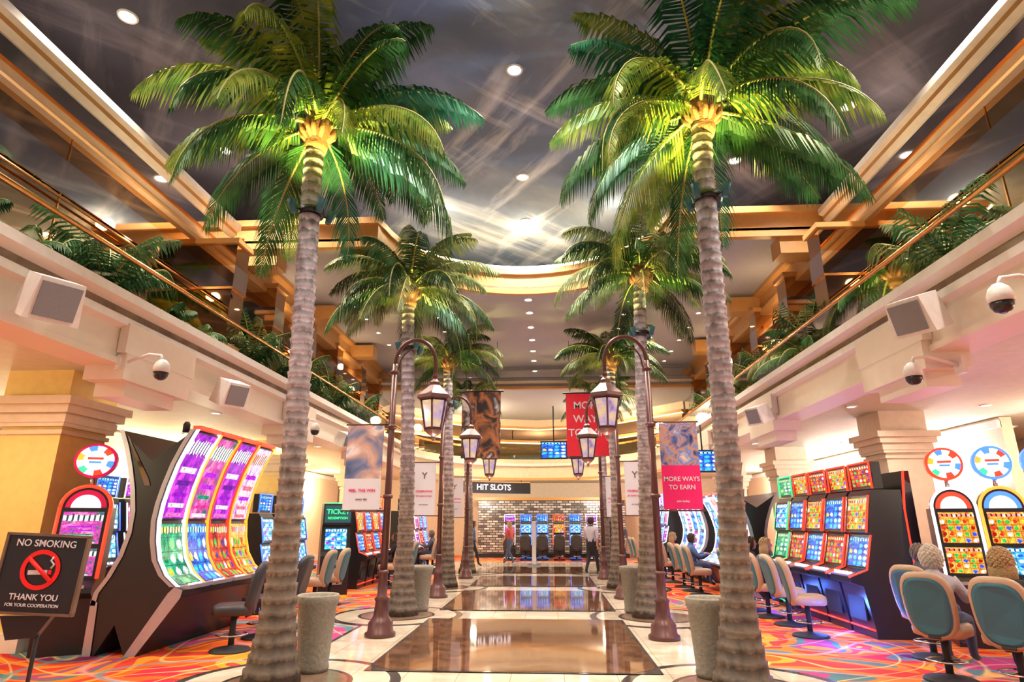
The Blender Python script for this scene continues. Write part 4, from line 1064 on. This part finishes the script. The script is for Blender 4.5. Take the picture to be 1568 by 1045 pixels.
    b.ell(h+Vector((0, .088, -.055)), (.024, .01, .007), MT['lip'], 8, 6)
    hr = (.09, .106, .124)
    kp = lambda d: (d.y < .35 and d.z > -.75) or d.z > .6
    b.ell(h+Vector((0, -.012, .012)), hr, hair, 28, 18, kp)
    rg = random.Random(len(name)+int(loc[1]*100)); nlk = 170 if fluffy > 1 else 90
    for i in range(nlk):
        z = 1-2*(i+.5)/nlk; ph = i*2.39996; rr = math.sqrt(1-z*z); d = Vector((rr*math.cos(ph), rr*math.sin(ph), z))
        if not kp(d): continue
        p0 = h+Vector((0, -.012, .012))+Vector((d.x*hr[0], d.y*hr[1], d.z*hr[2]))
        if fluffy > 1:
            b.ell(p0+d*.012*fluffy, tuple(.02*fluffy*rg.uniform(.75, 1.2) for _ in range(3)), hair, 6, 5)
        else:
            tdir = Vector((d.x*.3, -.25, -1)); tdir = (tdir-d*tdir.dot(d)).normalized()
            b.tube([p0, p0+tdir*.025+d*.006, p0+tdir*.05], [.012, .012, .004], hair, 5, False)
    if longhair:
        for i in range(26):
            a = pi+pi*(i+.5)/26; c = Vector((math.cos(a)*.085, math.sin(a)*.09, 0)); p0 = h+c+Vector((0, -.01, .02))
            b.tube([p0, p0+Vector((c.x*.25, c.y*.15, -.09)), p0+Vector((c.x*.3, c.y*.1-.01, -.18)), p0+Vector((c.x*.1, c.y*.1, -.24+rg.uniform(-.03, .03)))], [.02, .026, .022, .006], hair, 6, False)
    return put(name, b.mesh(name), loc, rz, sc)
c_white = pm('white_knit', (.55, .5, .58), .8, bump=.4, scale=30); c_black = pm('black_cloth', (.02, .02, .025), .8); c_grey = pm('grey_cloth', (.1, .1, .13), .8)
c_blue = pm('blue_cloth', (.08, .15, .35), .8); c_jean = pm('denim', (.06, .09, .18), .8); c_red = pm('red_cloth', (.5, .08, .08), .8)
h_blond = pm('blond_hair', (.42, .27, .12), .6, bump=.8, scale=45, noise=.5); h_white = pm('white_hair', (.6, .53, .44), .6, bump=.8, scale=45, noise=.35)
h_brown = pm('brown_hair', (.07, .035, .02), .6, bump=.6, scale=40, noise=.3); h_grey = pm('grey_hair', (.25, .2, .17), .6, bump=.8, scale=45, noise=.35)
def sitter(nm, x, y, r, *a, **k): human(nm, (x, y, -.02), r, 'sit', *a, **k)
sitter('seated_woman', 4.92, 7.85, -.85, c_white, c_jean, h_white, fluffy=1.3)
sitter('seated_woman', 5.3, 7.25, -.85, c_black, c_black, h_blond, longhair=True, fluffy=1.2)
sitter('seated_man', 5.45, 9.05, -1.0, c_grey, c_jean, h_grey)
sitter('seated_man', 4.55, 13.5, -pi/2, c_black, c_jean, h_brown)
sitter('seated_woman', 4.55, 12.6, -pi/2, c_grey, c_jean, h_blond, longhair=True)
sitter('seated_man', 4.15, 17.1, -pi/2, c_blue, c_jean, h_brown)
sitter('seated_woman', 4.1, 19.4, -pi/2, c_red, c_black, h_blond, longhair=True)
sitter('seated_woman', -3.9, 18.3, pi/2, c_black, c_black, h_brown, longhair=True)
sitter('seated_man', -3.75, 23.1, pi/2, c_grey, c_jean, h_grey)
human('walking_man', (1.9, 21.9, .02), -.5, 'walk', c_white, c_black, h_brown, sc=1.06)
human('walking_woman', (2.75, 24.3, .005), .4, 'walk', c_black, c_black, h_brown, longhair=True)
human('walking_man', (3.3, 25.4, .005), 2.8, 'walk', c_grey, c_jean, h_grey)
human('walking_woman', (-1.2, 27.2, .005), 1.2, 'walk', c_red, c_jean, h_blond, longhair=True)
human('walking_man', (-2.6, 25.6, .005), -1.3, 'walk', c_blue, c_black, h_brown)

# ------------------------------------------------------------------ world, camera, view
w = bpy.data.worlds.new('World'); scene.world = w; w.use_nodes = True
bg = w.node_tree.nodes['Background']; bg.inputs['Color'].default_value = (1, .86, .74, 1); bg.inputs['Strength'].default_value = .55
cd = bpy.data.cameras.new('camera'); cam = bpy.data.objects.new('camera', cd); COL.objects.link(cam)
cd.sensor_width = 36; cd.lens = 36*930/1568; cd.clip_end = 200
cam.location = (.46, 0, 1.7); cam.rotation_euler = (math.radians(90+16.63), 0, math.radians(3.3))
scene.camera = cam
scene.view_settings.view_transform = 'Standard'
scene.view_settings.look = 'None'
scene.view_settings.exposure = 0.15
